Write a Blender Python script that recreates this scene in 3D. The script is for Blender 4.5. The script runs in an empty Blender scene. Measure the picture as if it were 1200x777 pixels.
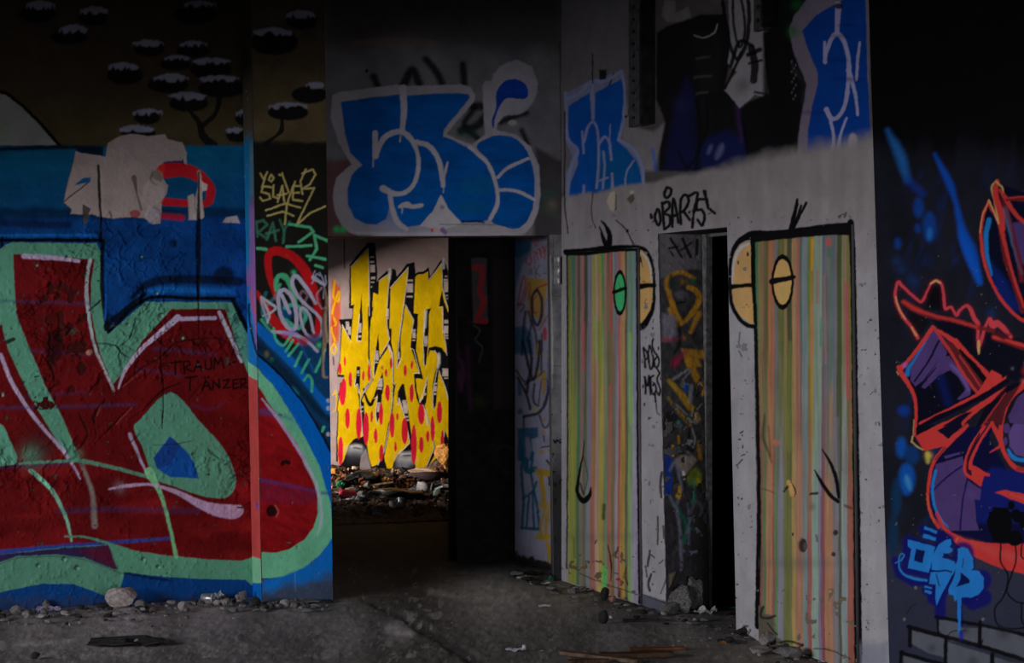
import bpy, bmesh, math, random
import numpy as np
from mathutils import Vector, Matrix
random.seed(7)
C = bpy.context.scene.collection

# ------------------------------------------------------------------ camera
EYE = 1.55; FL = 2200.0; CX, CY = 600.0, 388.5
cam_d = bpy.data.cameras.new('camera'); cam = bpy.data.objects.new('camera', cam_d); C.objects.link(cam)
cam.location = (0, 0, EYE); cam.rotation_euler = (math.pi/2, 0, 0)
cam_d.sensor_fit = 'HORIZONTAL'; cam_d.sensor_width = 36.0; cam_d.lens = 36.0*FL/1200.0
cam_d.clip_end = 200
bpy.context.scene.camera = cam
sc = bpy.context.scene
sc.view_settings.view_transform = 'Standard'; sc.view_settings.look = 'None'
sc.view_settings.gamma = 1; sc.view_settings.use_curve_mapping = False
sc.view_settings.exposure = -0.26

# ------------------------------------------------------------------ room frame
DU = Vector((884.0, 0, 0)); 
_n = math.hypot(884.0, 2200.0)
DV = Vector((-884.0/_n, 2200.0/_n, 0))      # along the right wall, away from the camera
DU = Vector((2200.0/_n, 884.0/_n, 0))       # along the back wall, to the right
def fl(px, py):                             # pixel on the floor -> world
    y = FL*EYE/(py-CY)
    return Vector(((px-CX)/FL*y, y, 0))
P_R = fl(669, 683)                          # point on the right wall's foot
P_B = fl(390, 703)                          # point on the pillar front's foot
UR = P_R.dot(DU); VB = P_B.dot(DV)
def rw(u, v, z=0.0):                        # room coords: u=0 right wall, v=0 pillar front
    return DU*(u+UR) + DV*(v+VB) + Vector((0, 0, z))
class Plane:
    def __init__(s, p, d, n): s.p = p; s.d = d; s.n = n.normalized()
    def at(s, px, py):
        x = np.asarray(px, float); y = np.asarray(py, float)
        rx = (x-CX)/FL; rz = -(y-CY)/FL
        t = (s.p.x*s.n.x + s.p.y*s.n.y)/(rx*s.n.x + s.n.y)
        return np.stack([rx*t, t, EYE+rz*t], -1)
    def one(s, px, py): return Vector(s.at(px, py))
    def foot(s, px, z=0.0):                 # image y of height z on this plane at px
        t = s.one(px, CY).y
        return CY + FL*(EYE-z)/t
def plane_v(v): return Plane(rw(0, v), DU, -DV)       # faces the camera side (-v)
def plane_u(u): return Plane(rw(u, 0), DV, -DU)       # faces left (-u)
PR = plane_u(0.0)
# back wall recess: chosen so that the corner falls at pixel 661
c661 = PR.one(658, CY); REC = c661.dot(DV)-VB
print('REC', REC)
PB = plane_v(0.0); PW = plane_v(REC)

# ------------------------------------------------------------------ light
def area(name, loc, direction, sx, sy, power, col):
    l = bpy.data.lights.new(name, 'AREA'); l.shape = 'RECTANGLE'; l.size = sx; l.size_y = sy
    l.energy = power; l.color = col
    o = bpy.data.objects.new(name, l); C.objects.link(o); o.location = loc
    d = Vector(direction).normalized()
    x = d.cross(Vector((0, 0, 1))).normalized(); y = x.cross(d)
    m = Matrix((x, y, -d)).transposed().to_4x4(); m.translation = loc
    o.matrix_world = m
    return o
# daylight through the openings of the hall (one behind the camera, one to the left) and of the room beyond
area('daylight_rear', rw(-3.4, -16.05, 1.45), DV, 4.6, 1.3, 350, (0.90, 0.93, 1.0))
area('daylight_side', rw(-8.05, -3.8, 1.45), DU, 3.6, 1.3, 290, (0.97, 0.97, 1.0))
area('daylight_beyond', rw(-4.45, 4.6, 1.15), DU*1.0, 2.2, 1.7, 1420, (1.0, 0.97, 0.92))
w = bpy.data.worlds.new('world'); sc.world = w; w.use_nodes = True
w.node_tree.nodes['Background'].inputs[0].default_value = (0.5, 0.6, 0.8, 1)
w.node_tree.nodes['Background'].inputs[1].default_value = 0.05

# ------------------------------------------------------------------ colour + noise helpers
EM, EU, EY = 0.33, 0.16, 1.0
def lin(c):
    c = np.asarray(c, float)/255.0
    return np.where(c <= 0.04045, c/12.92, ((c+0.055)/1.055)**2.4)
def alb(c, E=EM):
    a = lin(c)/E; return np.clip(a*min(1.0, .8/a.max()), 0.001, 0.8)
def _hash(ix, iy, s):
    n = (ix.astype(np.int64)*374761393 + iy.astype(np.int64)*668265263 + s*982451653) & 0xffffffff
    n = ((n ^ (n >> 13))*1274126177) & 0xffffffff
    return ((n ^ (n >> 16)) & 0xffff)/65535.0
def vnoise(x, y, s=0):
    ix = np.floor(x); iy = np.floor(y); fx = x-ix; fy = y-iy
    fx = fx*fx*(3-2*fx); fy = fy*fy*(3-2*fy)
    a = _hash(ix, iy, s); b = _hash(ix+1, iy, s); c = _hash(ix, iy+1, s); d = _hash(ix+1, iy+1, s)
    return (a*(1-fx)+b*fx)*(1-fy) + (c*(1-fx)+d*fx)*fy
def fbm(x, y, s=0, o=4):
    r = 0; a = 0.5; t = 0
    for k in range(o):
        r = r + a*vnoise(x*2**k, y*2**k, s+k*17); t += a; a *= 0.5
    return r/t
def sstep(a, b, x):
    t = np.clip((x-a)/(b-a), 0, 1); return t*t*(3-2*t)
def spline(p, n=6, closed=False):
    p = np.asarray(p, float)
    if len(p) < 3: return p
    if closed: q = np.vstack([p[-1:], p, p[:2]])
    else: q = np.vstack([2*p[:1]-p[1:2], p, 2*p[-1:]-p[-2:-1]])
    out = []
    for i in range(1, len(q)-2):
        a, b, c, d = q[i-1], q[i], q[i+1], q[i+2]
        for k in range(n):
            t = k/n
            out.append(0.5*((2*b)+(-a+c)*t+(2*a-5*b+4*c-d)*t*t+(-a+3*b-3*c+d)*t**3))
    if not closed: out.append(q[-2])
    return np.array(out)

class Paint:
    """paint laid on a wall: every wall vertex keeps its place on the wall chart (x, y), a colour and a relief"""
    def __init__(s, E=EM, wob=0.35):
        s.E = E; s.ops = []; s.f = (0, 0, 1.0); s.wob = wob
    def at(s, ox, oy, sc_): s.f = (ox, oy, sc_); return s
    def e(s, E): s.E = E; return s
    def _p(s, pts):
        p = np.array(pts, float); p[:, 0] = p[:, 0]/s.f[2]+s.f[0]; p[:, 1] = p[:, 1]/s.f[2]+s.f[1]; return p
    def S(s, pts, w, col, a=1.0, soft=0.8, sm=True, h=0.0, E=None):
        w = w if isinstance(w, (list, tuple)) else [w]*len(pts)
        q = np.hstack([s._p(pts), np.array(w, float)[:, None]/s.f[2]])
        if sm and len(q) > 2: q = spline(q, 5)
        s.ops.append(('S', q, alb(col, E or s.E), a, soft, h))
    def F(s, pts, col, a=1.0, soft=0.7, sm=False, h=0.0, E=None):
        q = s._p(pts)
        if sm: q = spline(q, 5, True)
        s.ops.append(('F', q, alb(col, E or s.E), a, soft, h))
    def O(s, x, y, rx, ry, col, a=1.0, soft=0.7, E=None, rot=0.0, h=0.0):
        pts = []
        for k in range(16):
            t = k/16*2*math.pi; X = rx*math.cos(t); Y = ry*math.sin(t)
            pts.append((x+X*math.cos(rot)-Y*math.sin(rot), y+X*math.sin(rot)+Y*math.cos(rot)))
        s.F(pts, col, a, soft, E=E, h=h)
    def D(s, x, y, r, col, a=0.8, E=None):           # soft spray puff
        q = s._p([(x, y)]); s.ops.append(('D', q, alb(col, E or s.E), a, r/s.f[2], 0))
    def fn(s, f): s.ops.append(('X', f))
    def run(s, x, y):
        col = np.zeros((len(x), 3)); h = np.zeros(len(x))
        wx = x+s.wob*(vnoise(x/3, y/3, 5)-.5)*2+s.wob*2*(vnoise(x/11, y/11, 6)-.5)
        wy = y+s.wob*(vnoise(x/3, y/3, 7)-.5)*2+s.wob*2*(vnoise(x/11, y/11, 8)-.5)
        for op in s.ops:
            if op[0] == 'X': op[1](x, y, col, h); continue
            k, q, c, a, soft, hh = op
            if k == 'D':
                r = soft; m = np.nonzero((abs(x-q[0, 0]) < 2*r) & (abs(y-q[0, 1]) < 2*r))[0]
                if not len(m): continue
                d = np.hypot(x[m]-q[0, 0], y[m]-q[0, 1])/r
                A = a*np.exp(-d*d*2)
            else:
                pad = soft+1.5+(q[:, 2].max()/2 if k == 'S' else 0)
                m = np.nonzero((wx > q[:, 0].min()-pad) & (wx < q[:, 0].max()+pad) & (wy > q[:, 1].min()-pad) & (wy < q[:, 1].max()+pad))[0]
                if not len(m): continue
                X = wx[m]; Y = wy[m]; best = np.full(len(m), 1e9)
                n = len(q)
                if k == 'S':
                    if n == 1: best = np.hypot(X-q[0, 0], Y-q[0, 1])-q[0, 2]/2
                    for i in range(n-1):
                        dx, dy = q[i+1, 0]-q[i, 0], q[i+1, 1]-q[i, 1]; L = dx*dx+dy*dy+1e-9
                        t = np.clip(((X-q[i, 0])*dx+(Y-q[i, 1])*dy)/L, 0, 1)
                        d = np.hypot(X-q[i, 0]-t*dx, Y-q[i, 1]-t*dy)-(q[i, 2]*(1-t)+q[i+1, 2]*t)/2
                        best = np.minimum(best, d)
                else:
                    ins = np.zeros(len(m), bool)
                    for i in range(n):
                        x0, y0 = q[i]; x1, y1 = q[(i+1) % n]
                        dx, dy = x1-x0, y1-y0; L = dx*dx+dy*dy+1e-9
                        t = np.clip(((X-x0)*dx+(Y-y0)*dy)/L, 0, 1)
                        best = np.minimum(best, np.hypot(X-x0-t*dx, Y-y0-t*dy))
                        cr = ((y0 > Y) != (y1 > Y)) & (X < dx*(Y-y0)/(dy if dy else 1e-9)+x0)
                        ins ^= cr
                    best = np.where(ins, -best, best)
                A = a*(1-sstep(-soft, soft, best))
            col[m] = col[m]*(1-A[:, None])+c*A[:, None]
            if hh: h[m] += hh*A
        return col, h

# ------------------------------------------------------------------ object helpers
def tagp(o, **k):
    for a, b in k.items(): o[a] = b
    return o
def new_obj(name, me, parent=None, mat=None):
    o = bpy.data.objects.new(name, me); C.objects.link(o)
    if mat is not None: me.materials.append(mat)
    if parent is not None: o.parent = parent
    return o
def structure(o): o['kind'] = 'structure'; return o
def thing(o, label, cat, group=None):
    o['label'] = label; o['category'] = cat
    if group: o['group'] = group
    return o
def empty(name, loc, label=None, cat=None, group=None):
    o = bpy.data.objects.new(name, None); C.objects.link(o); o.location = loc; o.empty_display_size = .1
    if label: thing(o, label, cat, group)
    return o

def painted(name, patches, paint, mat, thick=0.2, parent=None, wear=1.0):
    """patches: list of (plane, [TL,TR,BR,BL] chart corners, step). One mesh; the sheet is the front of a solid slab."""
    V, Q, COL = [], [], []; base = 0
    for pl, cs, step in patches:
        cs = np.array(cs, float)
        nx = max(2, int(np.hypot(*(cs[1]-cs[0]))/step)+1); ny = max(2, int(np.hypot(*(cs[3]-cs[0]))/step)+1)
        s, t = np.meshgrid(np.linspace(0, 1, nx), np.linspace(0, 1, ny))
        s = s.ravel()[:, None]; t = t.ravel()[:, None]
        P = cs[0]*(1-s)*(1-t)+cs[1]*s*(1-t)+cs[2]*s*t+cs[3]*(1-s)*t
        col, h = paint.run(P[:, 0], P[:, 1])
        W = pl.at(P[:, 0], P[:, 1])
        n = np.array(pl.n)
        edge = ((s < 1e-6) | (s > 1-1e-6) | (t < 1e-6) | (t > 1-1e-6)).ravel()
        h = np.where(edge, 0, h)
        W = W+n*h[:, None]
        i = np.arange(nx*ny).reshape(ny, nx)
        q = np.stack([i[1:, :-1], i[1:, 1:], i[:-1, 1:], i[:-1, :-1]], -1).reshape(-1, 4)+base
        V.append(W); Q.append(q); COL.append(col)
        # slab behind
        cw = pl.at(cs[:, 0], cs[:, 1]); bk = cw-n*thick
        k = base+nx*ny
        V.append(np.vstack([cw, bk])); COL.append(np.tile(alb((70, 68, 68)), (8, 1)))
        Q.append(np.array([[k+1, k+0, k+4, k+5], [k+2, k+1, k+5, k+6], [k+3, k+2, k+6, k+7], [k+0, k+3, k+7, k+4], [k+5, k+4, k+7, k+6]]))
        base = k+8
    V = np.vstack(V).astype(np.float32); Q = np.vstack(Q).astype(np.int32); COL = np.vstack(COL)
    me = bpy.data.meshes.new(name)
    me.vertices.add(len(V)); me.vertices.foreach_set('co', V.ravel())
    me.loops.add(Q.size); me.loops.foreach_set('vertex_index', Q.ravel())
    me.polygons.add(len(Q)); me.polygons.foreach_set('loop_start', np.arange(0, Q.size, 4, dtype=np.int32))
    me.polygons.foreach_set('use_smooth', np.ones(len(Q), bool))
    me.update(calc_edges=True)
    at = me.color_attributes.new('paint', 'FLOAT_COLOR', 'POINT')
    at.data.foreach_set('color', np.hstack([COL, np.ones((len(COL), 1))]).astype(np.float32).ravel())
    me.validate()
    return new_obj(name, me, parent, mat)

# ------------------------------------------------------------------ materials
def nodes(name):
    m = bpy.data.materials.new(name); m.use_nodes = True
    nt = m.node_tree; b = nt.nodes['Principled BSDF']; return m, nt, b
def N(nt, t, **k):
    n = nt.nodes.new(t)
    for a, b in k.items():
        if hasattr(n, a): setattr(n, a, b)
        else: n.inputs[a].default_value = b
    return n
def paint_mat(name, rough=0.62, bump=0.5, scale=45, lo=0.82, spec=0.04):
    m, nt, b = nodes(name); L = nt.links.new
    at = N(nt, 'ShaderNodeAttribute', attribute_name='paint')
    tc = N(nt, 'ShaderNodeTexCoord')
    n1 = N(nt, 'ShaderNodeTexNoise', Scale=7.0, Detail=8.0, Roughness=0.65)
    n2 = N(nt, 'ShaderNodeTexNoise', Scale=float(scale), Detail=6.0, Roughness=0.6)
    L(tc.outputs['Object'], n1.inputs['Vector']); L(tc.outputs['Object'], n2.inputs['Vector'])
    mr = N(nt, 'ShaderNodeMapRange'); mr.inputs[1].default_value = .3; mr.inputs[2].default_value = .7
    mr.inputs[3].default_value = lo; mr.inputs[4].default_value = 1.12
    L(n1.outputs[0], mr.inputs[0])
    mx = N(nt, 'ShaderNodeVectorMath', operation='SCALE'); L(at.outputs['Color'], mx.inputs[0]); L(mr.outputs[0], mx.inputs['Scale'])
    L(mx.outputs[0], b.inputs['Base Color'])
    ad = N(nt, 'ShaderNodeMath', operation='ADD'); L(n1.outputs[0], ad.inputs[0]); L(n2.outputs[0], ad.inputs[1])
    bp = N(nt, 'ShaderNodeBump', Strength=bump, Distance=0.006); L(ad.outputs[0], bp.inputs['Height']); L(bp.outputs[0], b.inputs['Normal'])
    rr = N(nt, 'ShaderNodeMapRange'); rr.inputs[3].default_value = rough-.12; rr.inputs[4].default_value = rough+.15
    L(n2.outputs[0], rr.inputs[0]); L(rr.outputs[0], b.inputs['Roughness'])
    b.inputs['Specular IOR Level'].default_value = spec
    return m
def mat(name, col, rough=0.8, var=0.35, scale=12.0, bump=0.4, metal=0.0, col2=None, dist=0.004, spec=0.12):
    m, nt, b = nodes(name); L = nt.links.new
    tc = N(nt, 'ShaderNodeTexCoord')
    n1 = N(nt, 'ShaderNodeTexNoise', Scale=float(scale), Detail=8.0, Roughness=0.62)
    L(tc.outputs['Object'], n1.inputs['Vector'])
    cr = N(nt, 'ShaderNodeValToRGB'); L(n1.outputs[0], cr.inputs[0])
    a = tuple(c*(1-var) for c in col); c2 = col2 or tuple(min(1, c*(1+var)) for c in col)
    cr.color_ramp.elements[0].position = .35; cr.color_ramp.elements[1].position = .68
    cr.color_ramp.elements[0].color = (*a, 1); cr.color_ramp.elements[1].color = (*c2, 1)
    L(cr.outputs[0], b.inputs['Base Color'])
    b.inputs['Roughness'].default_value = rough; b.inputs['Metallic'].default_value = metal
    b.inputs['Specular IOR Level'].default_value = spec
    bp = N(nt, 'ShaderNodeBump', Strength=bump, Distance=dist); L(n1.outputs[0], bp.inputs['Height']); L(bp.outputs[0], b.inputs['Normal'])
    return m
M_SPRAY = paint_mat('spray_painted_plaster')
M_WHITE = paint_mat('whitewashed_plaster', rough=.75, bump=.35, scale=60, lo=.86)
M_GLOSS = paint_mat('mural_paint', rough=.62, bump=.25, scale=70, lo=.9, spec=.05)
M_CONC = mat('bare_concrete', (.075, .072, .07), .9, .4, 5)
M_DARK = mat('dark_plaster', (.012, .011, .011), .95, .5, 4)  # near-black plaster for the unseen walls and ceiling
# ================================================================== MURALS
K = (8, 8, 9)
def band(y0, y1, col, E=EM, soft=2.0, n=0.0, x0=-1e5, x1=1e5, slope=0.0, a=1.0):
    c = alb(col, E)
    def f(x, y, C_, h):
        yy = y+(vnoise(x/9, y*0+3, 3)-.5)*n - slope*x
        A = sstep(y0-soft, y0+soft, yy)*(1-sstep(y1-soft, y1+soft, yy))*sstep(x0-1, x0+1, x)*(1-sstep(x1-1, x1+1, x))*a
        C_[:] = C_*(1-A[:, None])+c*A[:, None]
    return f
def mottle(sc_, lo, hi, seed=0, y0=-1e5, y1=1e5):
    def f(x, y, C_, h):
        k = lo+(hi-lo)*fbm(x/sc_, y/sc_, seed)
        m = (y > y0) & (y < y1)
        C_[m] *= k[m][:, None]
    return f
def relief(sc_, amt, seed=1):
    def f(x, y, C_, h): h += amt*(fbm(x/sc_, y/sc_, seed)-.5)*2
    return f
def chips(thr, sc_, depth, col, seed, x0=-1e5, x1=1e5, y0=-1e5, y1=1e5, E=EM):
    c = alb(col, E)
    def f(x, y, C_, h):
        m = (x > x0) & (x < x1) & (y > y0) & (y < y1)
        n = fbm(x/sc_, y/sc_, seed, 4)
        A = np.where(m, sstep(thr, thr+.02, n), 0)
        C_[:] = C_*(1-A[:, None])+c*A[:, None]; h -= depth*A
    return f
def stripes(p0, y0, l0, p1, y1, l1, seed):
    """vertical paint stripes; lists of (left edge, colour) at two heights"""
    def f(x, y, C_, h):
        w = x+1.6*(vnoise(y/45, x*0, seed)-.5)
        def ev(p, l):
            ed = np.array([a for a, _ in l], float)/p[2]+p[0]; cs = np.array([alb(c) for _, c in l])*.84; cs = cs*.80+cs.mean(0)*.17
            idx = np.clip(np.searchsorted(ed, w)-1, 0, len(l)-1)
            out = cs[idx]
            nxt = cs[np.clip(idx+1, 0, len(l)-1)]; e2 = np.append(ed, 1e9)[idx+1]
            t = np.clip((w-e2+1.1)/2.2, 0, 1)[:, None]
            return out*(1-t)+nxt*t, idx
        a, ia = ev(p0, l0); b, ib = ev(p1, l1)
        jit = (vnoise(x/2.3, y/60, seed+3)-.5)*170
        t = sstep(y0, y1, y+jit)[:, None]
        k = .86+.3*vnoise(x/1.7, y/50, seed+9)[:, None]
        C_[:] = (a*(1-t)+b*t)*k
    return f

# ---------------------------------------------------------------- left wall and pillar
GR, RD, BL, GY = (58, 99, 81), (68, 8, 10), (6, 58, 120), (122, 108, 128)
p = Paint(EM); LW = p
p.fn(band(-500, 172, (30, 24, 17), EU, 1)); p.fn(band(120, 172, (42, 36, 22), EU+.04, 25))
A = (0, 0, 3.887); B = (0, 150, 3.887); Cc = (0, 330, 3.887); Dd = (0, 520, 3.023); G7 = (0, 400, 4.856)
p.at(*A).e(.14)
tr = [(170,60,170,80,120,250,0,45),(425,80,140,60,365,490,28,66),(315,165,170,65,270,400,112,155),(890,62,200,84,840,985,2,35),
 (680,218,140,70,605,745,180,214),(880,228,150,56,820,940,186,215),(800,288,140,60,750,865,250,276),(960,312,190,90,878,1048,262,296),
 (570,338,165,88,495,630,284,320),(765,382,190,75,700,860,335,376),(1010,398,215,85,910,1090,342,374),(860,466,180,80,765,940,418,458),
 (670,532,120,62,605,740,495,527),(630,602,160,60,545,700,570,603),(1110,532,80,70,1075,1142,500,532),(1085,612,110,70,1030,1120,580,608)]
for cx, cy, w_, h_, a, b, c, d in tr:
    p.O(cx, cy+4, w_/2, h_/2, (5, 5, 6), .97, 1.6)
def snow(P_, a, b, c, d, seed, col=(72, 72, 82)):
    rs = random.Random(seed); n = 14; top = []; bot = []
    for k in range(n):
        t = k/(n-1); arch = math.sin(math.pi*t)
        top.append((a+(b-a)*t, c+(1-arch)*.45*(d-c)+rs.uniform(-3, 3)))
        bot.append((a+(b-a)*t, d-(1-arch)*.1*(d-c)-(rs.uniform(0, .7) if rs.random() < .6 else 0)*(d-c)*.8))
    P_.F(top+bot[::-1], col, .85, 1.5)
for i, (cx, cy, w_, h_, a, b, c, d) in enumerate(tr): snow(p, a, b, c, d, i)
p.S([(1000, 425), (985, 510), (925, 570)], [26, 20, 24], (6, 6, 6), .95); p.S([(860, 500), (905, 555), (925, 620), (970, 662)], [14, 24, 34, 44], (6, 6, 6), .95)
p.e(.2); p.F([(-600,662),(-600,330),(-300,380),(0,428),(25,432),(100,490),(180,570),(250,650),(262,662)], (82, 82, 80)); p.S([(-300,370),(0,418),(25,424),(105,484),(190,568),(270,660)], 13, (4, 4, 5))
p.D(0, 600, 60, (70, 85, 50), .5)
p.e(EM)
p.fn(band(171, 900, (5, 58, 84), .26, 1.2, 2)); p.fn(band(206, 900, (5, 46, 76), .27, 22)); p.fn(band(254, 900, (6, 40, 84), EM, 3, 4))
p.fn(band(244, 256, (4, 18, 40), EM, 4, 3, a=.75))
p.at(*B)
p.F([(-600,130),(0,88),(240,78),(470,82),(470,130),(380,125),(340,95),(200,100),(0,105)], (5, 8, 12), .9, 2)
p.S([(0,430),(160,440),(310,440)], 34, (6, 12, 26), .7, 3); p.S([(0,490),(200,488),(450,490)], 10, (20, 90, 160), .6, 2)
p.S([(600,775),(700,700),(900,690),(1090,700)], [20,38,40,40], (5, 9, 20), .85, 2)
p.S([(640,770),(720,740),(1060,745)], 26, (16, 92, 160), .55, 3)
p.O(1020, 670, 45, 40, (5, 9, 18), .8, 3); p.O(790, 525, 18, 20, (4, 7, 14), .7, 2); p.S([(470,600),(600,500),(740,420)], 14, (5, 20, 60), .35, 3)
def blued(x, y, C_, h):
    k = .45+1.1*fbm(x/20, y/26, 23)+.25*(fbm(x/5, y/8, 24)-.5)
    m = (y > 250) & (y < 420) & (C_[:, 2] > C_[:, 0]*3); C_[m] *= np.clip(k, .25, 1.35)[m][:, None]
    m2 = (y > 165) & (y <= 250); k2 = .75+.5*fbm(x/40, y/9, 25); C_[m2] *= k2[m2][:, None]
p.fn(blued)
# plaster scar
p.F([(345,105),(370,115),(480,130),(490,70),(540,40),(600,25),(680,38),(750,28),(762,50),(830,65),(850,110),(850,178),(825,148),(745,155),(742,230),(765,262),(758,300),(735,330),(735,400),(730,435),(700,438),(660,412),(600,405),(520,412),(460,408),(420,392),(380,395),(320,392),(325,372),(288,338),(302,270),(335,150)], (108, 96, 93), 1, .8, h=-.004, E=.27)
p.F([(350,250),(385,225),(415,225),(405,245),(340,262)], (6, 60, 100)); p.S([(410,240),(350,290),(290,335)], 7, (60, 50, 48), h=-.003)
p.F([(745,155),(830,150),(835,140),(845,175),(760,200)], (10, 30, 70))
p.S([(750,195),(830,190),(900,215),(950,265),(958,310),(930,345),(750,335)], [70,62,56,46,40,30,36], (140, 14, 16), .95, 1.2)
p.S([(735,400),(830,410)], 26, (130, 14, 22), .8, 2); p.O(615, 390, 24, 18, (110, 20, 30), .8)
p.F([(1010,430),(1030,405),(1080,400),(1095,435)], (125, 112, 108), h=-.003)
p.F([(900,230),(945,260),(940,285),(915,290)], (150, 138, 134), h=-.002)
p.F([(855,310),(880,300),(895,330),(900,420),(860,420)], (130, 120, 114), .9, 1, h=-.002)
p.S([(905,200),(912,260),(905,330),(915,400)], [14,20,34,30], (128, 116, 110), 1, h=-.004)
p.O(715, 225, 28, 34, (90, 80, 70), .9, 1, h=-.005); p.F([(660,260),(700,225),(765,262),(740,330),(690,370),(650,330)], (128, 116, 112), .8, 2, h=.004)
p.O(700, 400, 34, 38, (116, 108, 112), .9, 1.2, h=.006)
p.S([(612,225),(625,290),(645,370)], [24,7,9], (70, 58, 50), .9, h=-.004); p.F([(380,345),(415,365),(395,430),(378,445)], (55, 48, 44), h=-.006)
p.S([(500,380),(510,405)], 7, (70, 60, 56), h=-.003)
p.S([(450,170),(455,300),(462,420),(462,510)], [10,12,8,12], (10, 9, 9), .95, h=-.008)
p.S([(908,200),(908,320),(905,480),(905,640),(905,777)], [6,10,22,20,14], (4, 6, 12), .9, .7, h=-.007)
p.S([(0,512),(200,510),(470,512)], 15, (3, 4, 8)); p.S([(10,500),(10,545)], 13, (3, 4, 8))
# letter body in green
p.at(0, 0, 1)
p.F([(-160,292),(0,292),(6,287),(15,284),(113,285),(118,295),(119.5,340),(126,392),(170,354),(272,354),(291,395),(305,420),(305,652),(305,690),(294,685),(288,679),(251,679),(198,676),(146,671),(139,696),(122,697),(86,684),(50,684),(0,694),(-160,720)], GR, 1, .8)
p.F([(-160,420),(-20,420),(-20,381),(0,381),(16,371),(15.4,298),(60,300),(110.6,304),(107,330),(106,363),(116,410),(132.5,451),(141,440),(167,399),(201,362),(264,362),(284,420),(292,441),(305,470),(305,656),(284,657),(248,656),(205,652),(165,647),(127,638),(76,640),(0,650),(-160,670)], RD)
def redwall(x, y, C_, h):
    m = (y > 285) & (y < 660) & (C_[:, 0] > C_[:, 1]*5)
    k = (.6+.6*fbm(x/26, y/26, 21))*(1+.55*sstep(.45, .7, fbm(x/60+3, y/22, 22))*sstep(520, 560, y)); C_[m] *= k[m][:, None]
p.fn(redwall)
p.F([(0,372),(-30,372),(-40,300),(0,294),(15.5,297),(16.7,330),(19,368),(33,404.6),(53,452),(74,491),(92.7,536),(96,543),(82,541),(62,509),(35,464),(10,412)], GR)
p.F([(-160,440),(0,497),(4,499),(21,536),(18.5,544),(0,547),(-160,560)], (64, 108, 90))
p.D(37, 534, 16, GR, .8); p.D(90, 533, 9, GR, .5); p.D(45, 527, 26, (30, 30, 30), .4)
p.S([(1,416),(12,445),(31,476),(51.5,503),(68,521.5),(82,540),(94,561)], [4.5,4.5,4.5,4,4,4,2], GY, .9)
p.S([(23,543),(80,540),(93,540),(124,546),(172,558)], [3,4,5,4.5,4], GR, .85); 
p.S([(36,551),(59.5,573),(76,603),(84,634)], [5,4.5,4,2.5], (85, 135, 115), .9); p.S([(96,545),(107.5,576),(111,616)], [4,5,7], (110, 110, 105), .45, 2)
p.S([(-50,650),(0,647),(60,641),(126,636),(198,631)], [5,5,4,3.5,3], (6, 46, 108), .9, 1.8)
p.F([(-160,660),(0,650),(76,642),(127,639),(137,667),(132,667),(99,654),(66,650),(20,652),(0,659),(-160,680)], (30, 22, 50))
p.F([(90,645),(127,640),(136,667),(110,655)], (58, 12, 28), .9, 4)
p.S([(76,629),(99,629),(129,637.5),(150,644)], [2,2.5,3,3], GR, .9)
p.F([(127,637),(165,647),(205,652),(248,656),(284,657),(299,652),(305,690),(294,685),(288,679),(251,679),(198,676),(146,671),(142,670)], (60, 101, 82))
p.F([(-160,672),(0,659),(20,652),(66,650),(99,654),(142,670.5),(139,697),(122,698),(86,684),(50,684),(0,694),(-160,715)], (56, 93, 77))
p.S([(0,661),(20,654),(66,652),(99,656),(142,672)], 1.6, (25, 30, 30), .5, 1)
p.S([(146,671.5),(170,676),(198,680)], 3, (5, 14, 40), .8, 1)
# counter ("eye") of the letter
p.F([(200,460),(235,495),(261,524),(274,550),(276,569),(268,582),(255,584),(231,579.5),(198,568),(185,563),(178,556),(168,527),(157,502),(164,492)], GR, sm=True)
p.F([(199,511),(219,529),(228,543),(233,561),(199,559),(184,549),(180,537)], (10, 50, 105))
p.F([(200,512),(212,522),(200,545),(184,549),(180,537)], (14, 34, 80), .7)
p.S([(152,509),(160,527),(173.7,560)], [4,3.5,2], GY, .85); p.S([(175,553),(188.6,579.5),(198.5,616),(206.7,653)], [11,5,4,4.5], (82, 135, 95), .85)
p.S([(128,573),(150,569),(178,568),(205,576),(231,589),(251,597),(272,600),(279,598)], [2,4,3,5,9,14,17,13], (128, 108, 132), .85, 1)
p.D(140, 571, 9, (110, 90, 100), .4)
p.S([(28,300.5),(60,302),(92,305.6)], [6,5.5,4], GY); p.S([(105.5,304),(101.6,330),(103,363),(110.6,404.6),(119,425),(133.8,458)], [4,4,4,3,3,2.5], (110, 118, 120))
p.S([(139,455),(147,433),(165,410),(185,392),(208,372.5)], [2,4,5,6,8], (124, 110, 128)); p.S([(212,374),(252,372.5)], [5,4], GY); p.S([(257,366),(270,394),(283,424)], [4,5,3], (120, 115, 122))
for l, w_, a in [([(0,353),(19,353),(70,355),(112,356)],3,.55),([(36,411),(70,413),(108,415)],3.5,.45),([(30,465),(60,462),(100,460)],3,.35),([(0,478),(60,477),(160,474)],3,.65),([(160,433),(190,436),(213,441)],3.5,.4),([(180,409),(215,411),(252,416)],4,.4),([(70,599),(130,597),(231,599)],7,.35),([(0,548),(40,546),(80,543)],3,.6),([(225,475),(245,480),(262,472)],1.6,.5)]:
    p.S(l, w_, (16, 34, 66), a*.8, 2.5)
# black contour of the letter
p.S([(120.5,284),(119.5,330),(122,362),(126,386)], 5, (4, 6, 10), .95); p.S([(124,387),(126,380),(145,366),(169,345)], [3,7,8,5], (4, 6, 10), .95)
p.S([(127,389),(170,351),(220,349.5),(274,350)], 4, (3, 5, 9)); p.S([(272,350),(283,372),(293,392)], [4,6,5], (4, 6, 12))
p.S([(128,372),(136,378)], 9, (5, 9, 28), .7, 2); p.S([(124,345),(123,375)], 2, (14, 60, 130), .8)
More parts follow.
